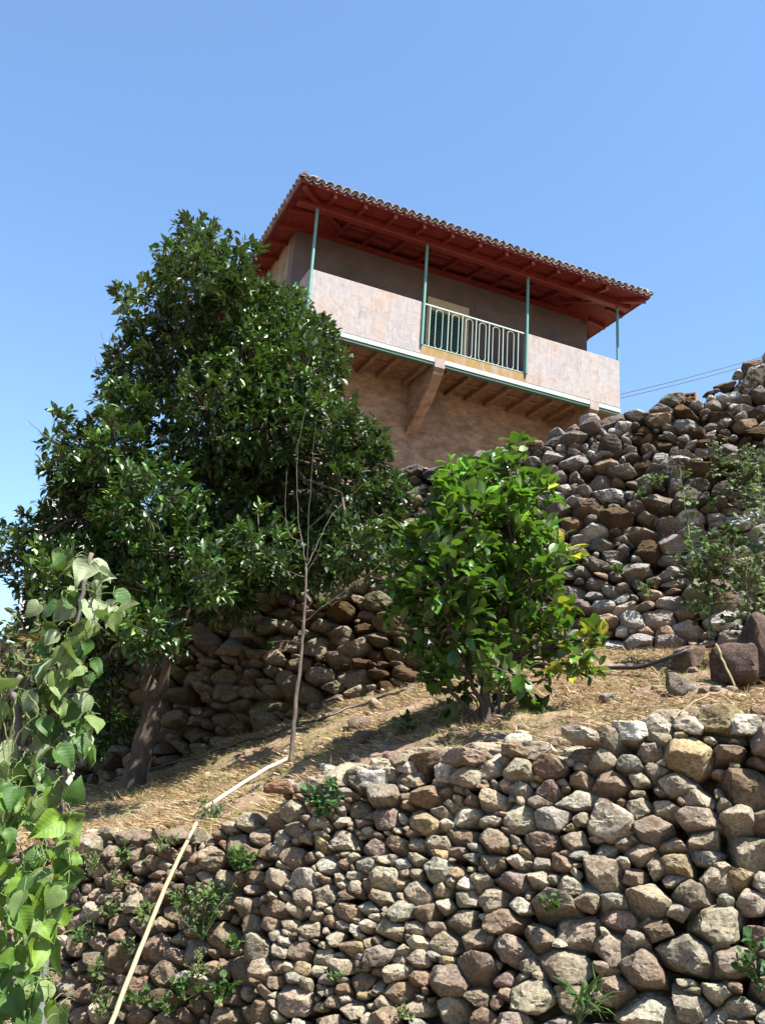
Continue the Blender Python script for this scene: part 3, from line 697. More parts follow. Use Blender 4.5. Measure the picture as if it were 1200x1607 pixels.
hp('barge_board', box(eS0-.05, eS0-.024, eB0, eB0+1.9, ZE-.03, ZE+.12), RED)
# barrel tiles
def tile_mesh(cover=True, L=.42, r=.085):
    n = 8; V = []; t = .014
    for (rr) in (r, r-t):
        for y, k in ((0, 1.), (L, .82)):
            for i in range(n+1):
                a = math.pi*i/n; x = rr*k*math.cos(a); z = rr*k*math.sin(a)
                V.append([x, y, z if cover else -z+.0])
    V = np.array(V); m = n+1; F = []
    for i in range(n):
        F.append([i, i+1, m+i+1, m+i]); F.append([2*m+i, 3*m+i, 3*m+i+1, 2*m+i+1]); F.append([i, 2*m+i, 2*m+i+1, i+1])
    return V, tri(np.array(F))
TC = mk('tile', *tile_mesh(), TILE, mesh_only=True, smooth=True); TCH = mk('tile', *tile_mesh(False), TILE, mesh_only=True, smooth=True)
nt_ = [0]; stuffT = []
th = math.atan(TN)
def put_tile(s, b, z, rz, me, VF, single):
    j = random.uniform(-.03, .03)
    Mx = Matrix.Translation((s, b, z+random.uniform(-.006, .006))) @ Matrix.Rotation(rz+j, 4, 'Z') @ Matrix.Rotation(th+.03, 4, 'X')
    if single and nt_[0] < 296:
        o = bpy.data.objects.new('tile', me); C.objects.link(o); o.parent = house; Mx.translation.z += HZ; o.matrix_local = Mx; nt_[0] += 1
    else:
        R = np.array(Mx.to_3x3()); stuffT.append((VF[0]@R.T+np.array(Mx.translation), VF[1]))
tv, tvc = tile_mesh(), tile_mesh(False); row = .34; pit = .19
for side in range(4):
    if side in (0, 2): a0, a1 = eS0, eS1
    else: a0, a1 = eB0, eB1
    n = int((a1-a0)/pit); 
    for i in range(n+1):
        a = a0+(a1-a0)*i/n; maxd = min(a-a0, a1-a, mid)+.12; k = 0
        while k*row-.08 < maxd:
            dd = k*row-.08
            for me, VF, da, dz, cv in ((TC, tv, 0, .075, 1), (TCH, tvc, pit/2, .10, 0)):
                aa = a+da
                if aa > a1+.02: continue
                z = ZE+TN*dd+dz+.012
                if side == 0: x, y, r = aa, eB0+dd, 0
                elif side == 1: x, y, r = eS1-dd, aa, math.pi/2
                elif side == 2: x, y, r = aa, eB1-dd, math.pi
                else: x, y, r = eS0+dd, aa, -math.pi/2
                put_tile(x, y, z, r, me, VF, (side == 0 and k < 2) or (side == 3 and k == 0))
            k += 1
V, F = join(stuffT); hp('roof_tiles', (V, F), TILE, smooth=True)['kind'] = 'stuff'
for P in ((c0, r0), (c1, r1), (c2, r1), (c3, r0), (r0, r1)):
    p, q_ = np.array(P[0])+[0, 0, .13], np.array(P[1])+[0, 0, .13]; hp('ridge_tiles', tube([p, q_], .11, 10), TILE)['kind'] = 'stuff'

# ------------------------------------------------------------------ leaves
def leaf_template(kind, fold=1., curl=1.):
    """leaf along +Y, face +Z"""
    if kind == 'long':      # orange, weeds: pointed oval folded at the rib
        V = [[0, 0, 0], [-.21, .3, .06], [.21, .3, .06], [-.19, .64, .04], [.19, .64, .04], [0, 1, -.12], [0, .3, 0], [0, .62, -.02]]
        F = [[0, 6, 1], [0, 2, 6], [1, 6, 7], [1, 7, 3], [6, 2, 4], [6, 4, 7], [3, 7, 5], [7, 4, 5]]
    elif kind == 'oval':    # lemon
        V = [[0, 0, 0]]; F = []; ys = [.15, .38, .62, .83]; ws = [.16, .27, .27, .16]
        for y, w_ in zip(ys, ws): zz = -.30*(y-.35)**2; V += [[-w_, y, zz+.06], [0, y, zz], [w_, y, zz+.06]]
        V += [[0, 1, -.17]]
        F = [[0, 2, 1], [0, 3, 2]]
        for k in range(3):
            a = 1+3*k; F += [[a, a+1, a+4], [a, a+4, a+3], [a+1, a+2, a+5], [a+1, a+5, a+4]]
        F += [[10, 11, 13], [11, 12, 13]]
    elif kind == 'heart':   # bean leaflet with veins as soft folds
        ys = [-.06, .06, .24, .44, .64, .82]; ws = [.22, .40, .46, .38, .25, .12]; V = []; F = []
        for k, (y, w_) in enumerate(zip(ys, ws)):
            zz = -.30*(y-.3)**2
            yc = y if k else .05; zz *= curl
            for x in (-1, -.5, 0, .5, 1):
                pz = fold*{0: 0, .5: .07, 1: .10}[abs(x)]+(.014 if k % 2 else -.014)*(abs(x) > 0)
                V.append([x*w_, (y if abs(x) > .3 else yc)+.05*abs(x), zz+pz])
        n = len(ys)
        for k in range(n-1):
            for i in range(4):
                a = k*5+i; F += [[a, a+1, a+6], [a, a+6, a+5]]
        V.append([0, 1.05, -.2]); t = len(V)-1
        for i in range(4): F.append([(n-1)*5+i, (n-1)*5+i+1, t])
    elif kind == 'round':
        n = 8; V = [[0, .5, -.03]]+[[.46*math.sin(a)*(1+.12*math.cos(4*a)), .5-.5*math.cos(a), .04*math.cos(3*a)] for a in np.linspace(0, 2*math.pi, n, endpoint=False)]
        F = [[0, 1+i, 1+(i+1) % n] for i in range(n)]
    elif kind == 'thin':
        V = [[-.05, 0, 0], [.05, 0, 0], [-.06, .5, -.03], [.06, .5, -.03], [0, 1, -.22]]; F = [[0, 1, 3], [0, 3, 2], [2, 3, 4]]
    elif kind == 'blade':
        V = [[-.03, 0, 0], [.03, 0, 0], [-.022, .5, .06], [.022, .5, .06], [0, 1, -.02]]; F = [[0, 1, 3], [0, 3, 2], [2, 3, 4]]
    return np.array(V, float), np.array(F)
def frames(D, U=None):
    """rotation matrices with Y along D, Z as close to U as it gets"""
    D = D/np.linalg.norm(D, axis=1)[:, None]
    if U is None: U = np.tile([0, 0, 1.], (len(D), 1))
    X = np.cross(D, U); X /= np.linalg.norm(X, axis=1)[:, None]+1e-9; Z = np.cross(X, D)
    return np.stack([X, D, Z], 2)
def scatter_leaves(kind, P, D, S, tint, U=None):
    T, F = leaf_template(kind); R = frames(D, U); n = len(P)
    V = np.einsum('nij,kj->nki', R, T)*S[:, None, None]+P[:, None, :]
    FF = (F[None]+(np.arange(n)*len(T))[:, None, None]).reshape(-1, 3)
    return V.reshape(-1, 3), FF, np.repeat(tint, len(T), 0)
def rand_dirs(n): d = rng.normal(size=(n, 3)); return d/np.linalg.norm(d, axis=1)[:, None]
def whorls(blobs, per_m2, nleaf, lsize, kind, tints, up=.35, spread=.9, droop=0., shell=(.55, 1.05), squash=1.):
    """clusters of leaves at the twig ends over every blob; returns leaf arrays and twig points"""
    P = []; D = []; tw = []; cid = []
    for bi, (c, r) in enumerate(blobs):
        n = max(3, int(per_m2*4*math.pi*r*r)); d = rand_dirs(n); rr = r*rng.uniform(shell[0]**2, shell[1]**2, n)**.5
        rr *= 1+.30*vnoise(d*1.9+bi*7, 1., bi)
        p = c+d*rr[:, None]*np.array([1, 1, squash])
        out = d+np.array([0, 0, up])
        for k in range(n):
            a = norm(out[k]+rng.normal(0, .25, 3)); m = rng.integers(nleaf[0], nleaf[1]+1)
            side = rand_dirs(m); q_ = a*rng.uniform(.15, 1.1, m)[:, None]+side*spread; q_[:, 2] -= droop
            P.append(p[k]+a*rng.uniform(-.05, .05, m)[:, None]*1.2+side*.012); D.append(q_); cid += [len(tw)]*m; tw.append((p[k], a, bi))
    P = np.vstack(P); D = np.vstack(D); n = len(P); cid = np.array(cid)
    S = rng.uniform(lsize[0], lsize[1], n)
    tn = np.array([t[0] for t in tints]); pr_ = np.array([t[1] for t in tints], float); pr_ /= pr_.sum()
    bf = rng.uniform(.5, 1.5, len(blobs)); cb = np.array([bf[t_[2]] for t_ in tw])[cid][:, None]  # brightness per blob: sunlit and shaded clumps put into the leaf colour
    ct = rng.choice(len(tn), len(tw), p=pr_); ix = np.where(rng.random(n) < .6, ct[cid], rng.choice(len(tn), n, p=pr_))
    T = tn[ix]*rng.uniform(.75, 1.3, n)[:, None]*cb; T = np.hstack([T, np.ones((n, 1))])
    return P, D, S, T, tw
def limb(p, q_, r0_, r1_, sag=.1, n=5, jit=.03):
    p, q_ = np.array(p, float), np.array(q_, float); L = np.linalg.norm(q_-p); m = (p+q_)/2+np.array([0, 0, sag*L]); 
    path = smooth_path([p, m, q_], n, jit*L*.3); return tube(path, np.linspace(r0_, r1_, len(path)), 7, True, .06)

# orange tree -----------------------------------------------------
base = ground_px(208, 1240); OY = base[1]
orange = thing('orange_tree', base, 'large dark green orange tree with a dense crown in front of the house', 'tree')
ob = [(312, 362, 34), (300, 395, 42), (268, 408, 34), (350, 415, 48), (395, 400, 20), (300, 450, 60), (365, 470, 60), (250, 470, 40), (420, 490, 50), (460, 515, 50), (500, 535, 38), (235, 525, 45), (195, 468, 24), (205, 500, 18), (195, 560, 36), (190, 590, 36), (285, 560, 80), (380, 590, 85), (470, 590, 65), (525, 590, 30), (205, 640, 50), (330, 660, 100), (440, 670, 85), (520, 660, 50), (560, 690, 42), (585, 720, 36), (195, 700, 55), (130, 690, 34), (95, 665, 20), (85, 690, 20), (110, 740, 48), (150, 750, 55), (560, 770, 55), (620, 780, 32), (610, 830, 42), (560, 860, 40), (460, 770, 85), (340, 790, 100), (220, 790, 80), (110, 810, 50), (60, 830, 34), (20, 860, 34), (-30, 850, 40), (45, 900, 42), (100, 900, 60), (200, 880, 80), (290, 870, 58), (240, 930, 48), (230, 980, 46), (160, 950, 55), (110, 975, 50), (60, 960, 34), (400, 860, 60), (480, 850, 60), (350, 930, 55), (150, 1050, 45), (175, 1120, 40), (150, 1150, 34), (262, 1000, 36), (330, 905, 48), (250, 1035, 24), (600, 872, 36), (545, 865, 48), (500, 890, 40), (440, 900, 44)]
blobs = []
for (x, y, r) in ob:
    edge = abs(x-330)/330
    Y = OY-.1+rng.uniform(-.8, .8)*(1-min(edge, 1)*.6)
    if (x, y) in ((290, 870), (240, 930), (230, 980), (262, 1000), (330, 905), (250, 1035)): Y = OY-1.0
    if (x, y) in ((600, 872), (545, 865), (500, 890), (440, 900)): Y = OY-.3  # extra lobes low on the right, added to shade the wall foot
    if y > 1030: Y = OY+.15
    blobs.append((at(x, y, Y), r/FPX*Y*1.02))
    if r > 45: blobs.append((at(x+rng.uniform(-20, 20), y+rng.uniform(-15, 15), Y+rng.choice([-.75, .8])), r/FPX*Y*.85))
OT = [((.022, .066, .008), 6), ((.014, .045, .007), 3), ((.035, .10, .010), 4), ((.09, .17, .016), 1.4), ((.13, .20, .04), .5)]
P, D, S, T, tw = whorls(blobs, 54, (8, 13), (.06, .11), 'long', OT, up=.45)
print('orange leaves', len(P))
V, F, TT = scatter_leaves('long', P, D, S, T, U=rand_dirs(len(P))*.6+[0, 0, 1.])
o = child('crown', V, F, LEAF_O, orange, tint=TT)
fork = at(235, 1060, OY); f2 = at(236, 1130, OY)
tr = smooth_path([base+[0, 0, -.15], base+[0, 0, .05], f2, fork], 5, .012)
child('trunk', *tube(tr, np.linspace(.125, .085, len(tr)), 12, True, .07), BARK, orange, smooth=True)
L1 = at(290, 940, OY-.1); L2 = at(185, 980, OY+.2); L3 = at(330, 760, OY+.1); L4 = at(200, 800, OY); L5 = at(440, 700, OY); L6 = at(320, 520, OY)
for p, q_, a, b in ((fork, L1, .085, .06), (fork, L2, .07, .05), (L1, L3, .06, .045), (L2, L4, .05, .035), (L1, L5, .05, .025), (L3, L6, .045, .018), (L4, at(110, 760, OY), .03, .012), (L4, at(60, 880, OY), .03, .012), (L5, at(590, 760, OY), .025, .01), (L5, at(470, 560, OY), .025, .01), (f2, at(300, 930, OY-.6), .05, .03)):
    child('branch', *limb(p, q_, a, b, .06, 6, .06), BARK, orange, smooth=True)
L = []
hubs = [L1, L2, L3, L4, L5, L6]
for (c, r) in blobs:
    h = min(hubs, key=lambda h_: np.linalg.norm(h_-c)); L.append(limb(h, c, .018, .008, .05, 3, .08))
for (p, a, bi) in tw:
    if random.random() < .35: c = blobs[bi][0]; L.append(tube([c+(p-c)*.3+rng.normal(0, .02, 3), p], [.006, .003], 4, False))
# a few bare twigs poking out of the crown at the upper left
for pts in ([(175, 640), (160, 610), (150, 560)], [(90, 700), (65, 680), (45, 660)], [(190, 560), (165, 545), (160, 520)], [(70, 880), (48, 900), (35, 915)], [(230, 900), (262, 872), (285, 858)], [(120, 1000), (170, 960), (210, 945)]):
    L.append(tube(smooth_path([at(x, y, OY-.5) for x, y in pts], 4, .006), np.linspace(.006, .002, 9), 4))
V, F = join(L); child('twigs', V, F, BARK2, orange)['kind'] = 'stuff'

# lemon tree ------------------------------------------------------
base = ground_px(768, 1132); LY = base[1]
lemon = thing('lemon_tree', base, 'bushy bright green lemon tree on the terrace in the middle', 'tree')
lb = [(812, 705, 16), (800, 735, 26), (770, 760, 40), (720, 770, 36), (690, 800, 36), (790, 790, 50), (850, 745, 16), (845, 780, 24), (735, 820, 62), (680, 850, 48), (800, 850, 60), (850, 850, 30), (645, 880, 26), (650, 930, 34), (700, 910, 60), (770, 920, 70), (840, 920, 46), (885, 860, 15), (875, 880, 16), (620, 925, 14), (640, 980, 34), (700, 980, 56), (780, 990, 60), (850, 985, 38), (880, 1010, 28), (915, 1000, 22), (940, 1000, 12), (900, 1040, 26), (925, 1050, 14), (860, 1050, 32), (670, 1040, 34), (715, 1050, 36), (795, 1055, 36), (830, 1098, 20), (712, 1085, 22), (760, 1085, 20), (670, 1065, 20), (800, 1092, 16), (700, 765, 12), (758, 732, 14), (722, 745, 10), (862, 905, 14), (632, 860, 12), (890, 955, 14), (850, 1120, 12)]
blobs = []
for (x, y, r) in lb:
    Y = LY+rng.uniform(-.35, .35)*(1-min(abs(x-760)/160, 1)*.7)-(.3 if (x, y) in ((700, 980), (715, 1050), (795, 1055)) else 0)
    blobs.append((at(x, y, Y), r/FPX*Y*1.02))
    if r > 40: blobs.append((at(x+rng.uniform(-10, 10), y, Y+rng.choice([-.4, .45])), r/FPX*Y*.9))
LT = [((.070, .185, .012), 5), ((.034, .105, .010), 4), ((.11, .25, .015), 3), ((.17, .30, .02), 1.)]
P, D, S, T, tw = whorls(blobs, 40, (4, 7), (.07, .14), 'oval', LT, up=.55, spread=.8)
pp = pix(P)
hi = np.clip((950-pp[:, 1])/250, 0, 1)*.45+.8; T[:, :3] *= hi[:, None]   # sunlit crown top put into leaf colour: brighter upwards, darker below
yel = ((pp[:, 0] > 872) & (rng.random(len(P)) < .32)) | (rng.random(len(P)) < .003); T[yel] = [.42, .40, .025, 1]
print('lemon leaves', len(P))
U = rand_dirs(len(P))*.55+[0, 0, 1.]
# the leaves nearest the camera become leaves of their own
rank = pp[:, 2]+rng.uniform(0, .25, len(P)); order = np.argsort(rank); own = order[:290]; rest = order[290:]
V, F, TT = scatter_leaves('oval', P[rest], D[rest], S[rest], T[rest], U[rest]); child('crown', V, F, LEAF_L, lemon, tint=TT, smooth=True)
T0, F0 = leaf_template('oval'); R = frames(D[own], U[own])
lm = {}
for ci in range(8):
    lm[ci] = mk('leaf', T0, F0, LEAF_L, mesh_only=True, smooth=True, tint=T[own[ci*30]])
for k, i in enumerate(own):
    o = bpy.data.objects.new('leaf', lm[k % 8]); C.objects.link(o); o.parent = lemon
    mw = Matrix(np.vstack([np.hstack([R[k]*S[i], (P[i]-base)[:, None]]), [0, 0, 0, 1]]).tolist()); o.matrix_local = mw
L = []
stems = [(760, 1060), (790, 1040), (735, 1060), (700, 1080), (830, 1080)]
for k, (x, y) in enumerate(stems):
    q_ = at(x, y, LY+rng.uniform(-.15, .15)); child('trunk' if k == 0 else 'branch', *limb(base+[rng.uniform(-.06, .06), 0, -.08], q_, .055 if k == 0 else .026, .03 if k == 0 else .012, 0, 5, .05), BARK, lemon, smooth=True)
hubs = [at(x, y, LY) for x, y in [(760, 1060), (790, 1040), (735, 1060), (770, 950), (720, 900), (810, 880)]]
for a, b in ((0, 3), (2, 4), (1, 5)): L.append(limb(hubs[a], hubs[b], .03, .015, .02, 4, .05))
for (c, r) in blobs:
    h = min(hubs, key=lambda h_: np.linalg.norm(h_-c)); L.append(limb(h, c, .012, .005, .03, 3, .06))
for (p, a, bi) in tw:
    if random.random() < .6: c = blobs[bi][0]; L.append(tube([c+(p-c)*.3, p], [.005, .003], 4, False))
V, F = join(L); child('twigs', V, F, BARK, lemon)['kind'] = 'stuff'

# bare sapling ----------------------------------------------------
base = ground_px(457, 1203); SY = base[1]
sap = thing('bare_sapling', base, 'thin leafless sapling standing at the end of the pale pole on the ground', 'tree')
def pth(pts, Y, dY=0.): return [at(x, y, Y+dY*i/(len(pts)-1)) for i, (x, y) in enumerate(pts)]
tk = smooth_path(pth([(457, 1206), (460, 1150), (466, 1085), (472, 1030), (476, 980), (480, 930), (480, 890)], SY), 4, .003)
child('trunk', *tube(tk, np.linspace(.02, .009, len(tk)), 8, True, .1), BARK2, sap, smooth=True)
for pts, r_, dy in (([(480, 890), (474, 850), (468, 820), (466, 760), (468, 700), (480, 640)], .008, .2), ([(482, 880), (484, 820), (488, 760), (492, 700), (498, 650)], .007, -.2),
        ([(478, 975), (510, 950), (545, 925), (580, 900), (615, 868), (640, 840), (660, 800)], .008, -.3), ([(480, 890), (500, 850), (520, 810), (545, 785), (570, 760)], .007, .3),
        ([(478, 905), (450, 895), (425, 880), (405, 860)], .005, -.2), ([(615, 868), (622, 845), (632, 822)], .004, -.1), ([(474, 1010), (455, 1006), (420, 1008)], .003, -.1),
        ([(480, 900), (497, 872), (505, 848)], .005, 0.), ([(472, 850), (455, 840), (448, 800), (450, 740)], .005, .1), ([(580, 905), (610, 910), (640, 905)], .003, .1), ([(478, 930), (490, 940), (478, 960), (473, 990)], .004, 0.), ([(484, 830), (515, 800), (530, 770)], .004, -.1)):
    q_ = smooth_path(pth(pts, SY, dy), 4, .003); child('branch', *tube(q_, np.linspace(r_*.62, .0014, len(q_)), 5), BARK2, sap)

# small plants ----------------------------------------------------
def plant(name, c, label, cat='weed', size=.12, n=80, kind='round', ls=(.02, .035), tints=(((.09, .19, .03), 1),), stems=6, spread=.6, up=1., group=None, lean=(0, 0, 0), mat=None, stemmat=None, droop=.1):
    tints = [(tuple(x*.62 for x in t[0]), 1) for t in tints]
    c = np.array(c, float); root = thing(name, c, label, cat, group); S_ = []; P = []; D = []
    for k in range(stems):
        d = norm(rand_dirs(1)[0]*spread+np.array([0, 0, up])+np.array(lean)); e = c+d*size*rng.uniform(.6, 1.1)
        path = smooth_path([c, (c+e)/2+rng.normal(0, size*.08, 3), e+[0, 0, -droop*size]], 3)
        S_.append(tube(path, np.linspace(.003, .0012, len(path)), 4, False))
        m = max(2, n//stems)
        for j in range(m):
            t = rng.uniform(.25, 1); p = path[int(t*(len(path)-1))]+rng.normal(0, size*.05, 3); P.append(p); D.append(norm(rand_dirs(1)[0]+d*.6+np.array([0, 0, .1])))
    P = np.array(P); D = np.array(D); ix = rng.choice(len(tints), len(P)); T = np.array([tints[i][0] for i in ix])*rng.uniform(.7, 1.3, len(P))[:, None]
    V, F, TT = scatter_leaves(kind, P, D, rng.uniform(ls[0], ls[1], len(P)), np.hstack([T, np.ones((len(P), 1))]), rand_dirs(len(P))*.5+[0, -.3, 1.])
    child('foliage', V, F, mat or LEAF_W, root, tint=TT); V, F = join(S_); child('stems', V, F, stemmat or VINE, root); return root
GR = (((.075, .17, .03), 1), ((.11, .22, .04), 1), ((.05, .12, .025), 1)); GY = (((.16, .22, .06), 1), ((.22, .27, .09), 1), ((.12, .19, .05), 1)); GB = (((.05, .16, .045), 1), ((.08, .2, .06), 1))
plant('parsley_plant', on_wall(WL, 505, 1283, .04), 'leafy parsley-like plant growing out of the top of the front wall beside the rusty stone', 'plant', .24, 150, 'round', (.03, .05), GB, 9, .55)
plant('parsley_plant', on_wall(WLL, 378, 1368, .08), 'leafy plant on the low wall right of the big grey stone', 'plant', .17, 110, 'round', (.025, .045), GR, 8, .7)
plant('feathery_weed', on_wall(WLL, 318, 1475, .05), 'tall feathery weed in the low wall right of the cane', 'weed', .36, 380, 'long', (.018, .03), GR, 14, .5)
plant('leafy_weed', on_wall(WLL, 368, 1492, .08), 'round-leaved weed right beside the feathery weed', 'weed', .12, 40, 'round', (.025, .045), GR, 5, .8)
plant('leafy_weed', on_wall(WLL, 145, 1540, .08), 'pale round-leaved weed low on the wall beside the bean plants', 'weed', .12, 36, 'round', (.03, .045), GY, 5, .8)
plant('leafy_weed', on_wall(WLL, 352, 1570, .08), 'bright green weed near the bottom of the picture right of the cane', 'weed', .16, 60, 'round', (.03, .045), GR, 6, .8)
plant('leafy_weed', on_wall(WLL, 290, 1570, .08), 'clumpy weed close to the cane near the bottom of the picture', 'weed', .16, 70, 'round', (.025, .04), GR, 6, .9)
plant('leafy_weed', on_wall(WLL, 262, 1592, .08), 'small trailing weed left of the lowest clumpy weeds', 'weed', .12, 50, 'round', (.02, .035), GR, 6, .9)
plant('leafy_weed', on_wall(WLL, 172, 1440, .08), 'small bright weed above the rounded stones beside the bean leaves', 'weed', .11, 36, 'round', (.02, .035), GY, 5, .8)
plant('leafy_weed', on_wall(WLL, 222, 1450, .08), 'yellowish weed under the reddish upright stone', 'weed', .17, 80, 'round', (.02, .04), GY, 7, .8)
plant('dry_weed', on_wall(WLL, 140, 1375, .06), 'half dry grassy weed just below the terrace edge at left', 'weed', .2, 90, 'long', (.02, .035), GY, 9, .5)
plant('dry_weed', on_wall(WLL, 180, 1395, .06), 'half dry weed between the brown stones at left', 'weed', .18, 80, 'long', (.02, .03), (((.24, .22, .08), 1), ((.14, .18, .05), 1)), 8, .6)
plant('leafy_weed', on_wall(WLL, 196, 1352, .06), 'low green weed below the wall top at left', 'weed', .12, 50, 'round', (.02, .03), GR, 6, .7)
plant('dry_weed', on_wall(WLL, 160, 1600, .06), 'grassy weed in the lower left corner of the wall', 'weed', .2, 90, 'long', (.02, .035), GY, 9, .6)
plant('leafy_weed', on_wall(WL, 866, 1432, .09), 'small bright green sprig in the middle of the front wall', 'weed', .1, 26, 'round', (.028, .042), GR, 5, .8)
plant('fern', on_wall(WL, 1192, 1555, .09), 'fern-like plant at the lower right edge of the front wall', 'fern', .3, 60, 'round', (.03, .055), GB, 8, .5, lean=(-.3, 0, .2))
plant('leafy_weed', on_wall(WL, 524, 1540, .06), 'tiny weed low in the front wall', 'weed', .08, 20, 'round', (.02, .03), GR, 4, .8)
plant('leafy_weed', on_wall(WL, 636, 1600, .05), 'mossy little weed at the bottom edge of the front wall', 'weed', .1, 50, 'round', (.012, .02), GY, 6, 1.)
plant('grass_tuft', on_wall(WL, 908, 1607, .1), 'tuft of green grass near the bottom of the front wall', 'grass', .2, 40, 'thin', (.1, .16), GR, 6, .5)
g = ground_px(640, 1150); plant('leafy_bush', g, 'low leafy seedling in the shade left of the lemon tree', 'plant', .22, 70, 'oval', (.05, .08), GR, 7, 1.1, mat=LEAF_L)
g = ground_px(600, 1160); plant('leafy_bush', g, 'small pale seedling beside the brown rocks', 'plant', .12, 30, 'round', (.03, .04), GR, 5, 1.)
plant('fern', ground_px(332, 1288), 'dark green ferny sprig where the two pale poles meet', 'fern', .16, 180, 'long', (.025, .04), GB, 12, 1.4, .4)
for (x, y, n_, lab) in ((420, 1020, 60, 'light green tuft in the shaded part of the upper wall'), (508, 955, 120, 'olive coloured tuft on the upper wall right of the sapling'), (488, 925, 80, 'bright green sprig on the upper wall behind the sapling'), (1028, 765, 70, 'green sprig between two long stones of the upper wall'), (1002, 780, 30, 'small green sprig on the long stone of the upper wall'), (968, 905, 60, 'dark green tuft in the upper wall right of the lemon tree'), (1012, 935, 40, 'green tuft between pale stones of the upper wall'), (1088, 965, 50, 'low green weed at the foot of the upper wall'), (1110, 800, 50, 'sprig on the upper wall below the pale bush')):
    plant('wall_weed', on_wall(WU, x, y, .1), lab, 'weed', .2, n_, 'round' if n_ < 100 else 'long', (.025, .05), GR if 'olive' not in lab else GY, 7, .8, lean=(0, -.4, 0))
plant('pale_bush', on_wall(WU, 1170, 748, .12), 'pale grey green bush hanging on the upper wall at the right edge', 'bush', .42, 700, 'round', (.025, .045), (((.28, .33, .20), 1), ((.20, .27, .12), 1), ((.12, .20, .07), 1)), 26, 1.3, .5, lean=(.1, -.4, 0))
plant('pale_bush', on_wall(WU, 1120, 715, .12), 'thin straggling bush beside the pale bush on the upper wall', 'bush', .26, 160, 'round', (.02, .035), (((.25, .30, .18), 1), ((.12, .20, .07), 1)), 12, 1.2, .3, lean=(-.3, -.4, 0))
# tall weeds in front of the boulders at the right
def tall_weed(pts, Y, n, ls, label, side=.16):
    P0 = at(*pts[0], Y); root = thing('tall_weed', P0, label, 'weed'); path = smooth_path(pth(pts, Y), 6, .004)
    child('stem', *tube(path, np.linspace(.009, .003, len(path)), 5), VINE, root); P = []; D = []; L = []
    for k in range(n):
        t = rng.uniform(.18, 1); p = path[int(t*(len(path)-1))]; d = norm(rand_dirs(1)[0]*[1, 1, .5]+[0, 0, .25]); m = rng.integers(3, 7); e = p+d*side*rng.uniform(.4, 1.2)
        L.append(tube([p, e], [.003, .0015], 4, False))
        for j in range(m): P.append(p+(e-p)*rng.uniform(.4, 1)+rng.normal(0, .01, 3)); D.append(norm(d+rand_dirs(1)[0]))
    P, D = np.array(P), np.array(D); T = np.array([random.choice(GR+GR+GY)[0] for _ in P])*.62*rng.uniform(.75, 1.25, len(P))[:, None]
    V, F, TT = scatter_leaves('round', P, D, rng.uniform(*ls, len(P)), np.hstack([T, np.ones((len(P), 1))]), rand_dirs(len(P))*.5+[0, -.4, 1.]); child('foliage', V, F, LEAF_W, root, tint=TT)
    V, F = join(L); child('twigs', V, F, VINE, root)
tall_weed([(1168, 1040), (1172, 960), (1170, 900), (1176, 860)], 7.3, 80, (.03, .055), 'tallest dark-stemmed weed at the right edge in front of the boulders', .3)
tall_weed([(1112, 1000), (1112, 950), (1100, 900), (1085, 850)], 7.5, 66, (.03, .055), 'bushy weed left of the tallest weed in front of the upper wall', .28)
tall_weed([(1085, 880), (1078, 820), (1070, 770), (1066, 730)], 7.9, 14, (.04, .06), 'slim upright weed rising in front of the upper wall', .1)
tall_weed([(1200, 900), (1206, 850), (1196, 800), (1190, 770)], 7.3, 50, (.03, .05), 'weed cut off by the right edge of the picture', .26)
tall_weed([(1140, 960), (1136, 920), (1128, 870), (1140, 840)], 7.4, 50, (.03, .05), 'leafy weed between the two tallest weeds at the right', .24)

# peach-like shrub at the left edge
c = at(10, 1130, 6.6); c2 = np.array([c[0], c[1], 1.25]); shrub = thing('willowy_shrub', c2, 'yellow green shrub with drooping narrow leaves at the left edge behind the beans', 'shrub')
blobs = [(at(x, y, 6.6+rng.uniform(-.2, .2)), r/FPX*6.6) for x, y, r in ((0, 1010, 34), (30, 1030, 34), (60, 1010, 24), (10, 1070, 40), (45, 1090, 34), (-30, 1050, 40), (-20, 1120, 50), (30, 985, 14), (60, 960, 14), (5, 1150, 40))]
P, D, S, T, tw = whorls(blobs, 34, (6, 10), (.06, .1), 'thin', [((.10, .14, .03), 4), ((.16, .18, .055), 3), ((.19, .10, .035), 1.4), ((.05, .09, .02), 3)], up=0, droop=.7)
V, F, TT = scatter_leaves('long', P, D, S*.9, T, rand_dirs(len(P))+[0, -.5, .5]); child('foliage', V, F, LEAF_W, shrub, tint=TT)
L = [limb(c2, b_[0], .015, .005, .05, 4, .05) for b_ in blobs]; V, F = join(L); child('branches', V, F, BARK, shrub)

# ------------------------------------------------------------------ poles, hose, cables
cw = [on_wall(WLL, 150, 1690, .5), on_wall(WLL, 175, 1607, .42), on_wall(WLL, 232, 1460, .26), on_wall(WLL, 270, 1370, .16), on_wall(WLL, 308, 1292, .06)]
o = mk('cane_pole', *tube(smooth_path(cw, 8, .001), np.linspace(.0145, .0115, 33), 10), BAMBOO, smooth=True)
tag(o, 'long yellow cane leaning steeply against the low wall', 'pole')
mkend = mk('cane_tip', *tube([cw[-1]+(cw[-2]-cw[-1])*.35, cw[-1]+(cw[-1]-cw[-2])*.03], [.0135, .006], 10), CANEW, o, smooth=True)
pa = [cw[-1]+[.02, .05, .03] if False else ground_px(318, 1283)+[0, -.05, .06], ground_px(450, 1206)+[0, 0, .07]]; pa = [pa[0]+(pa[1]-pa[0])*t for t in (0, .33, .66, 1)]; pa[1] = pa[1]+[0, 0, .012]; pa[2] = pa[2]+[0, 0, .02]
o = mk('pale_pole', *tube(smooth_path(pa, 4, .0015), .014, 8), CANEW, smooth=True); tag(o, 'bleached straight pole lying on the grass beside the bare sapling', 'pole')
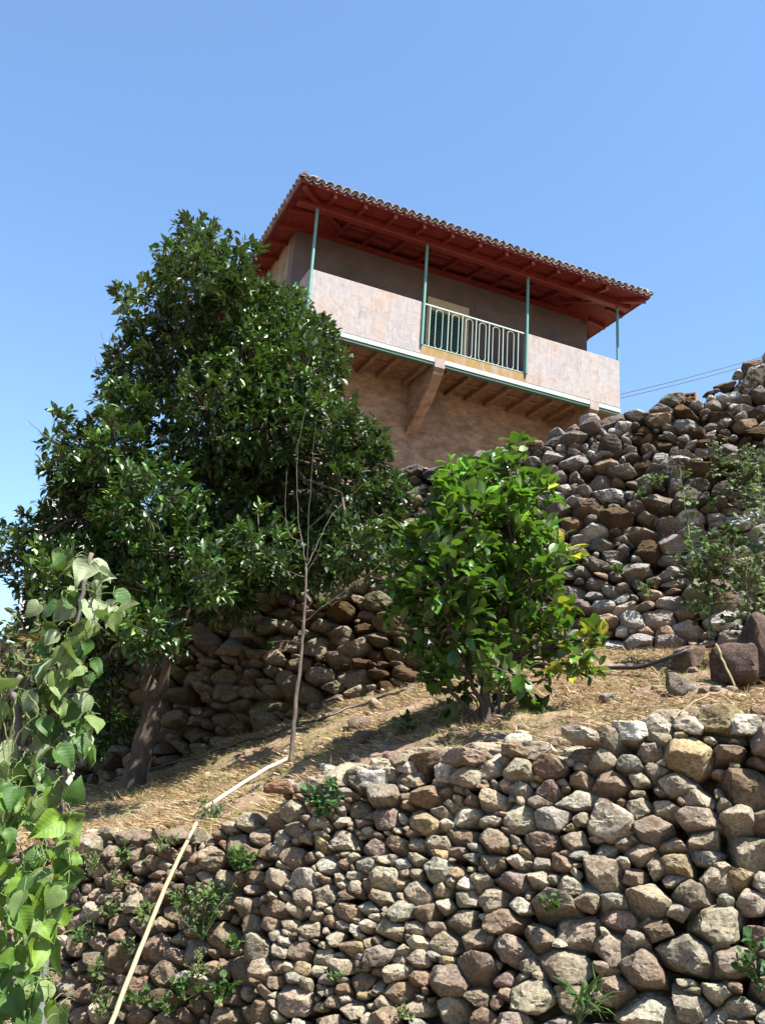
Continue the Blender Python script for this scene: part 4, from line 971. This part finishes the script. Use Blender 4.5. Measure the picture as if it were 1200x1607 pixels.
hs = [ground_px(925, 1056)+[0, 0, .05], ground_px(965, 1062)+[0, 0, .06], ground_px(1010, 1063)+[0, 0, .09], ground_px(1060, 1056)+[0, -.1, .14], ground_px(1106, 1047)+[0, -.15, .2]]
tag(mk('hose', *tube(smooth_path(hs, 5), .017, 8), BLACK, smooth=True), 'black irrigation hose stretched across the terrace right of the lemon tree', 'hose')
hs = [ground_px(x, y)+[0, 0, .06] for x, y in ((110, 1212), (200, 1212), (300, 1200), (400, 1170), (480, 1145), (560, 1118), (640, 1090))]
tag(mk('hose', *tube(smooth_path(hs, 5, .01), .012, 8), BLACK, smooth=True), 'thin black hose along the shaded foot of the upper wall', 'hose')
for (pts, Y, r_, lab) in (([(1122, 1010), (1135, 1040), (1152, 1076)], 6.6, .008, 'dry yellow stalk leaning in front of the dark block'),):
    tag(mk('dry_stalk', *tube(smooth_path(pth(pts, Y), 4, .004), r_, 6), BAMBOO), lab, 'stalk')
gs = [ground_px(x, y)+[0, 0, .08] for x, y in ((1060, 1148), (1095, 1120), (1130, 1105))]
tag(mk('dry_stick', *tube(smooth_path(gs, 4, .01), .006, 5), DRYLEAF), 'dry stick lying across the top of the front wall at right', 'stick')
tag(mk('dry_stick', *tube(smooth_path(pth([(312, 1305), (306, 1340), (304, 1382)], 5.9), 4, .004), .004, 5), DRYLEAF), 'thin dry stem hanging over the low wall beside the cane', 'stick')
tag(mk('dead_branch', *join([tube(smooth_path(pth(p_, 8.0), 4, .01), np.linspace(.018, .007, 4*(len(p_)-1)+1), 6) for p_ in ([(1215, 785), (1190, 795), (1165, 808)], [(1192, 796), (1180, 812), (1172, 822)])]), BARK2), 'pale dead branch against the upper wall at the right edge', 'branch')
e0 = H0+np.array([math.cos(HA)*7.9-math.sin(HA)*.5, math.sin(HA)*7.9+math.cos(HA)*.5, .38])
for k, (y0, y1) in enumerate(((620, 548), (626, 556))):
    a, b = at(968, y0, 21.0), at(1420, y1-65, 26); p = [a+(b-a)*t+np.array([0, 0, -.5*4*t*(1-t)*.35]) for t in np.linspace(0, 1, 14)]
    tag(mk('overhead_cable', *tube(p, .010, 5), WIRE), ('upper' if k == 0 else 'lower')+' of the two thin cables running from the balcony to the right', 'cable')
# hollow brick on the wall top
u, v = WU.uv(1082, 626); c = WU.P(u, v, -.02); L = []; bw, bh, bd = .125, .105, .22
L += [box(-bw/2, bw/2, 0, bd, 0, .014), box(-bw/2, bw/2, 0, bd, bh-.014, bh), box(-bw/2, -bw/2+.014, 0, bd, .0145, bh-.0145), box(bw/2-.014, bw/2, 0, bd, .0145, bh-.0145), box(-.006, .006, 0.003, bd, .0145, bh-.0145), box(-bw/2+.0145, -.0065, .003, bd, bh/2-.006, bh/2+.006), box(.0065, bw/2-.0145, .003, bd, bh/2-.006, bh/2+.006)]
V, F = join(L); o = mk('hollow_brick', V, F, BRICK); o.location = c+[0, 0, -.02]; o.rotation_euler = (0, 0, -.5); tag(o, 'hollow clay brick standing on top of the upper wall', 'brick')
# dark slate slab on the top right of the upper wall
V, F = box(-.28, .28, -.25, .25, -.02, .02); o = mk('stone_slab', V, F, mat_plain('slate', (.05, .045, .045), .8, .3, 5, .3, .6, 20)); p = at(1216, 588, 9.3); o.location = p; o.rotation_euler = (math.radians(8), math.radians(-24), .3); tag(o, 'dark slate slab tilted on the highest stones at the upper right', 'slab')
# loose stones on the crest of the upper wall
for (x, y, w_, h_, lab, col) in ((640, 737, 34, 24, 'pinkish square stone on the wall top left of the lemon tree', (.52, .42, .36)), (725, 714, 24, 22, 'white pointed stone on the wall top behind the lemon tree', (.62, .6, .56)), (783, 697, 16, 20, 'small upright pale stone on the wall top', (.5, .48, .44)), (925, 645, 22, 22, 'pale stone on the wall top under the balcony corner', (.55, .47, .42)), (600, 735, 50, 30, 'pink block half hidden by the orange tree', (.50, .38, .32))):
    u, v = WU.uv(x, y+h_*.3); c = WU.P(u, v, -.12); D_ = pix(c)[0][2]; V, F = free_stone(w_/2/FPX*D_, .12, h_/2/FPX*D_, 4, 8)
    tag(mk('loose_stone', V+c, F, STONE, tint=np.append(np.array(col)*.62, .25), smooth=True, loc=c, sharp=26), lab, 'rock')
# white house far off on the left
p = at(22, 1000, 42.); gz = p[2]-1.5; hx = p[0]; fh = thing('white_house', (hx+1.2, 42, gz), 'distant white house glimpsed through the orange tree at the left', 'house')
q_ = at(22, 800, 42.)[2]; ap = at(36, 770, 42.)[2]
def fc(name, V, F, m): return mk(name, np.array(V)-np.array([hx+1.2, 42, gz]), F, m, fh)
fc('wall', *box(hx, hx+2.6, 42, 49, gz, q_), WHITE)
V = np.array([[hx, 42, q_], [hx+2.6, 42, q_], [hx+.5, 42.0, ap], [hx, 49, q_], [hx+2.6, 49, q_], [hx+.5, 49, ap]]); fc('gable', V, np.array([[0, 1, 2], [3, 5, 4], [0, 2, 5], [0, 5, 3], [1, 4, 5], [1, 5, 2]]), WHITE)
for a_, b_ in ((hx+2.75, q_-.08),):
    V = np.array([[hx+.5, 41.85, ap+.05], [a_, 41.85, b_], [a_, 49.2, b_], [hx+.5, 49.2, ap+.05]]); fc('roof', *slab_poly(V, .12), TILE)
wv, wf = box(hx+.5, hx+.85, 41.97, 42.0, q_-.9, q_-.1); fc('window', wv, wf, mat_plain('dim_glass', (.3, .27, .3), .3))

# ------------------------------------------------------------------ beans on poles
def bean(name, root_p, label, poles, leaves, curls, grp=None):
    root = thing(name, root_p, label, 'plant', grp); rp = np.array(root_p)
    BT = [(.10, .21, .02), (.15, .27, .025), (.17, .25, .07), (.06, .14, .025), (.30, .36, .20)]
    meshes = [mk('leaf', *leaf_template('heart', f_, c2_), LEAF_B, mesh_only=True, smooth=True, tint=np.append(c_, 1)) for c_ in BT for f_, c2_ in ((1, 1), (2.3, 1.8), (-.6, .6), (3.2, -.5))]
    L = []
    for (p, s, pale) in leaves:
        ang = rng.uniform(-.7, .7); face = norm(np.array([rng.normal(0, .9), -1.+rng.normal(0, .5), rng.uniform(-.1, 1.5)]))
        dn = np.array([math.sin(ang), rng.normal(0, .25), -math.cos(ang)*rng.uniform(.5, 1)])
        if rng.random() < .15: dn = rand_dirs(1)[0]
        R = frames(np.array([dn]), np.array([face]))[0]*s*rng.uniform(.85, 1.15)
        o = bpy.data.objects.new('leaf', meshes[4*(rng.integers(2, 5) if pale else rng.integers(0, 4))+rng.integers(0, 4)]); C.objects.link(o); o.parent = root
        o.matrix_local = Matrix(np.vstack([np.hstack([R, (p-rp)[:, None]]), [0, 0, 0, 1]]).tolist())
        e = p+np.array([rng.normal(0, .03), .03+abs(rng.normal(0, .02)), rng.uniform(-.03, .04)]); L.append(tube(smooth_path([p, (p+e)/2+[0, 0, .012], e], 3), .0014, 4, False))
    for q_ in curls: L.append(tube(smooth_path(q_, 5, .002), .002, 5))
    V, F = join(L); child('stems', V, F, VINE, root)['kind'] = 'stuff'
BY = 3.15
def helix(a, b, r, turns, n=40):
    a, b = np.array(a), np.array(b); return [a+(b-a)*t+np.array([math.cos(t*turns*6.28)*r, math.sin(t*turns*6.28)*r, 0]) for t in np.linspace(0, 1, n)]
# upper column on the tall stick
lv1 = [(118, 888), (160, 925), (178, 945), (112, 960), (138, 955), (75, 1010), (92, 995), (125, 995), (150, 990), (70, 1045), (100, 1045), (120, 1040), (62, 1070), (140, 1050), (110, 1075), (60, 1095), (88, 1105), (130, 1105), (140, 1120), (90, 1130), (72, 1140), (110, 1150), (55, 1100), (136, 1145), (120, 1170), (175, 965), (150, 1075), (100, 910), (140, 900), (86, 960), (160, 975), (96, 1025), (135, 1020), (80, 1075), (120, 1070), (100, 1120), (148, 1135), (80, 1160), (60, 1135), (132, 1170), (108, 935), (150, 915), (66, 1020)]
lea = [(at(x, y-14, BY+rng.uniform(-.1, .15)), rng.uniform(.062, .095), True) for x, y in lv1+[(x+float(rng.normal(0, 14)), y+float(rng.normal(0, 14))) for x, y in lv1[:40]]]
st_top, st_bot = at(142, 870, BY+.05), at(100, 1330, BY+.2)
cur = [helix(st_top, st_bot, .014, 7)]
cur += [pth(p_, BY-.03) for p_ in ([(128, 925), (110, 930), (100, 945), (102, 960)], [(130, 925), (150, 930), (152, 942), (170, 948)], [(30, 1040), (22, 1030), (50, 1036), (70, 1030)], [(24, 1025), (45, 1045), (90, 1036)], [(155, 950), (150, 975), (160, 985), (172, 995)])]
bean('climbing_bean', at(110, 1400, BY+.1), 'tall thin column of pale-leaved climbing beans on a stick before the orange tree', None, lea, cur)
L = []
def mass(poly, n, Y0, Y1, s0, s1):
    out = []
    while len(out) < n:
        x = rng.uniform(poly[0], poly[2]); y = rng.uniform(poly[1], poly[3])
        lim = np.interp(y, [1160, 1200, 1300, 1400, 1500, 1607], [75, 95, 115, 112, 95, 85])
        if x > lim or (y < 1200 and x < 40): continue
        out.append((at(x, y-16, rng.uniform(Y0, Y1)), rng.uniform(s0, s1), y < 1240))
    return out
lea = mass((-40, 1160, 118, 1420), 125, 2.8, 3.4, .052, .083)+mass((-40, 1380, 118, 1640), 110, 2.6, 3.3, .052, .083)+[(at(x, y-14, 2.75), .085, False) for x, y in ((108, 1400), (112, 1275), (95, 1300), (80, 1490), (50, 1570), (95, 1590), (20, 1290), (30, 1250), (80, 1400))]
cur = [helix(at(70, 1640, 3.0), at(100, 1180, 3.1), .015, 6), helix(at(20, 1640, 2.9), at(30, 1180, 3.0), .02, 5), helix(at(50, 1640, 2.9), at(60, 1240, 3.1), .03, 4)]
cur += [pth(p_, 2.9) for p_ in ([(0, 1180), (20, 1150), (22, 1110), (30, 1085)], [(45, 1090), (60, 1120), (30, 1150), (12, 1200)], [(0, 1230), (8, 1250), (5, 1290)])]
bean('climbing_bean', at(50, 1640, 3.0), 'dense bushy mass of climbing beans filling the lower left corner', None, lea, cur)
bean('climbing_bean', at(10, 1300, 3.4), 'single sunlit bean shoot at the left edge beside the bent stick', None, [(at(x, y, 3.1), .1, True) for x, y in ((5, 1100), (-5, 1130), (12, 1080), (0, 1170), (15, 1200))], [pth([(10, 1250), (14, 1180), (5, 1120), (10, 1080)], 3.1)])
def pole(name, pts, Y, r_, mat, lab, dY=0.): return tag(mk(name, *tube(smooth_path(pth(pts, Y, dY), 5, .003), r_, 8, True, .05), mat, smooth=True), lab, 'pole')
pole('bean_stick', [(144, 868), (130, 930), (118, 1000), (105, 1080), (100, 1200), (98, 1330)], BY+.05, .0075, STICK, 'rough stick carrying the tall column of beans')
pole('bent_stick', [(34, 1062), (22, 1085), (28, 1110), (28, 1150), (26, 1185), (20, 1260), (18, 1330)], 3.2, .012, STICK, 'bent grey stick among the bean vines at the left edge')
pole('grey_post', [(84, 1380), (72, 1480), (64, 1570), (60, 1650)], 3.0, .014, STEEL, 'smooth grey pipe standing in the lower left corner under the bean leaves')
pole('wooden_stake', [(112, 1206), (108, 1230), (104, 1262)], 3.9, .012, CANEW, 'short weathered stake between the beans and the orange tree')

# ------------------------------------------------------------------ grass and straw on the terrace
def blades(name, n, tints, size, dens, label, cat='grass', kind='blade', flat=.5, left=False):
    ii = rng.integers(0, NB-1, n*3); jj = rng.integers(0, NT-1, n*3); fi = rng.random(n*3); fj = rng.random(n*3)
    p = TER[ii, jj]*(1-fi)[:, None]*(1-fj)[:, None]+TER[ii+1, jj]*fi[:, None]*(1-fj)[:, None]+TER[ii, jj+1]*(1-fi)[:, None]*fj[:, None]+TER[ii+1, jj+1]*(fi*fj)[:, None]
    g = p.copy(); g[:, 2] = 0; keep = fbm(g, dens[0], 3, dens[2]) > dens[1]; pp = pix(p); keep |= (left & (pp[:, 0] > 180) & (pp[:, 0] < 520) & (vnoise(g, 2.2, 77) > .12)); keep &= (pp[:, 0] > -80) & (pp[:, 0] < 1280); p = p[keep][:n]; m = len(p)
    d = rand_dirs(m); d[:, 2] = np.abs(d[:, 2])*(1-flat)+.04; T = np.array([tints[i] for i in rng.choice(len(tints), m)])*rng.uniform(.7, 1.3, m)[:, None]
    V, F, TT = scatter_leaves(kind, p, d, rng.uniform(*size, m), np.hstack([T, np.ones((m, 1))]), rand_dirs(m)+[0, 0, .5])
    return tag(mk(name, V, F, STRAW, tint=TT), label, cat, kind='stuff')
blades('dry_grass', 60000, [(.52, .37, .21), (.42, .27, .15), (.60, .46, .29), (.34, .20, .11)], (.04, .14), (2.5, -.35, 21), 'dry straw and cut grass strewn over the terrace', flat=.85)
blades('green_grass', 30000, [(.20, .28, .05), (.30, .34, .09), (.12, .20, .035)], (.025, .07), (1.3, -.02, 33), 'thin short green grass on the terrace', flat=.3, left=True)

# pebbles and clods on the terrace
L = []; ii = rng.integers(3, NB-2, 900); jj = rng.integers(2, NT-2, 900)
for i, j in zip(ii, jj):
    p = TER[i, j]; r_ = .012+.03*rng.random()**3; V, F = free_stone(r_*1.3, r_, r_*.7, 2); L.append((V+p+[0, 0, r_*.3], F, tint_low(0, 0, False)))
V, F, T = join(L); tag(mk('pebbles', V, F, STONE, tint=T, smooth=False), 'small stones and clods scattered over the terrace', 'pebbles', kind='stuff')
# more weeds rooted in the joints of the low wall
_n = [('straw coloured weed just under the terrace edge, left of the cane', 250, 1335, 1), ('small weed beside the pinkish upright stone of the low wall', 290, 1420, 0), ('low weed in the shade under the grey slab of the low wall', 335, 1420, 0), ('creeping weed left of the cane half way down the low wall', 205, 1500, 1), ('weed by the cane foot at the bottom of the picture', 215, 1575, 0), ('green sprig right of the bean leaves near the bottom', 130, 1480, 0), ('ragged yellow weed at the foot of the feathery weed', 310, 1535, 1)]
for lab, x, y, k in _n: plant('leafy_weed', on_wall(WLL, x, y, .07), lab, 'weed', .15, 70, 'round' if k == 0 else 'long', (.018, .034), GR if k == 0 else GY, 7, .9)
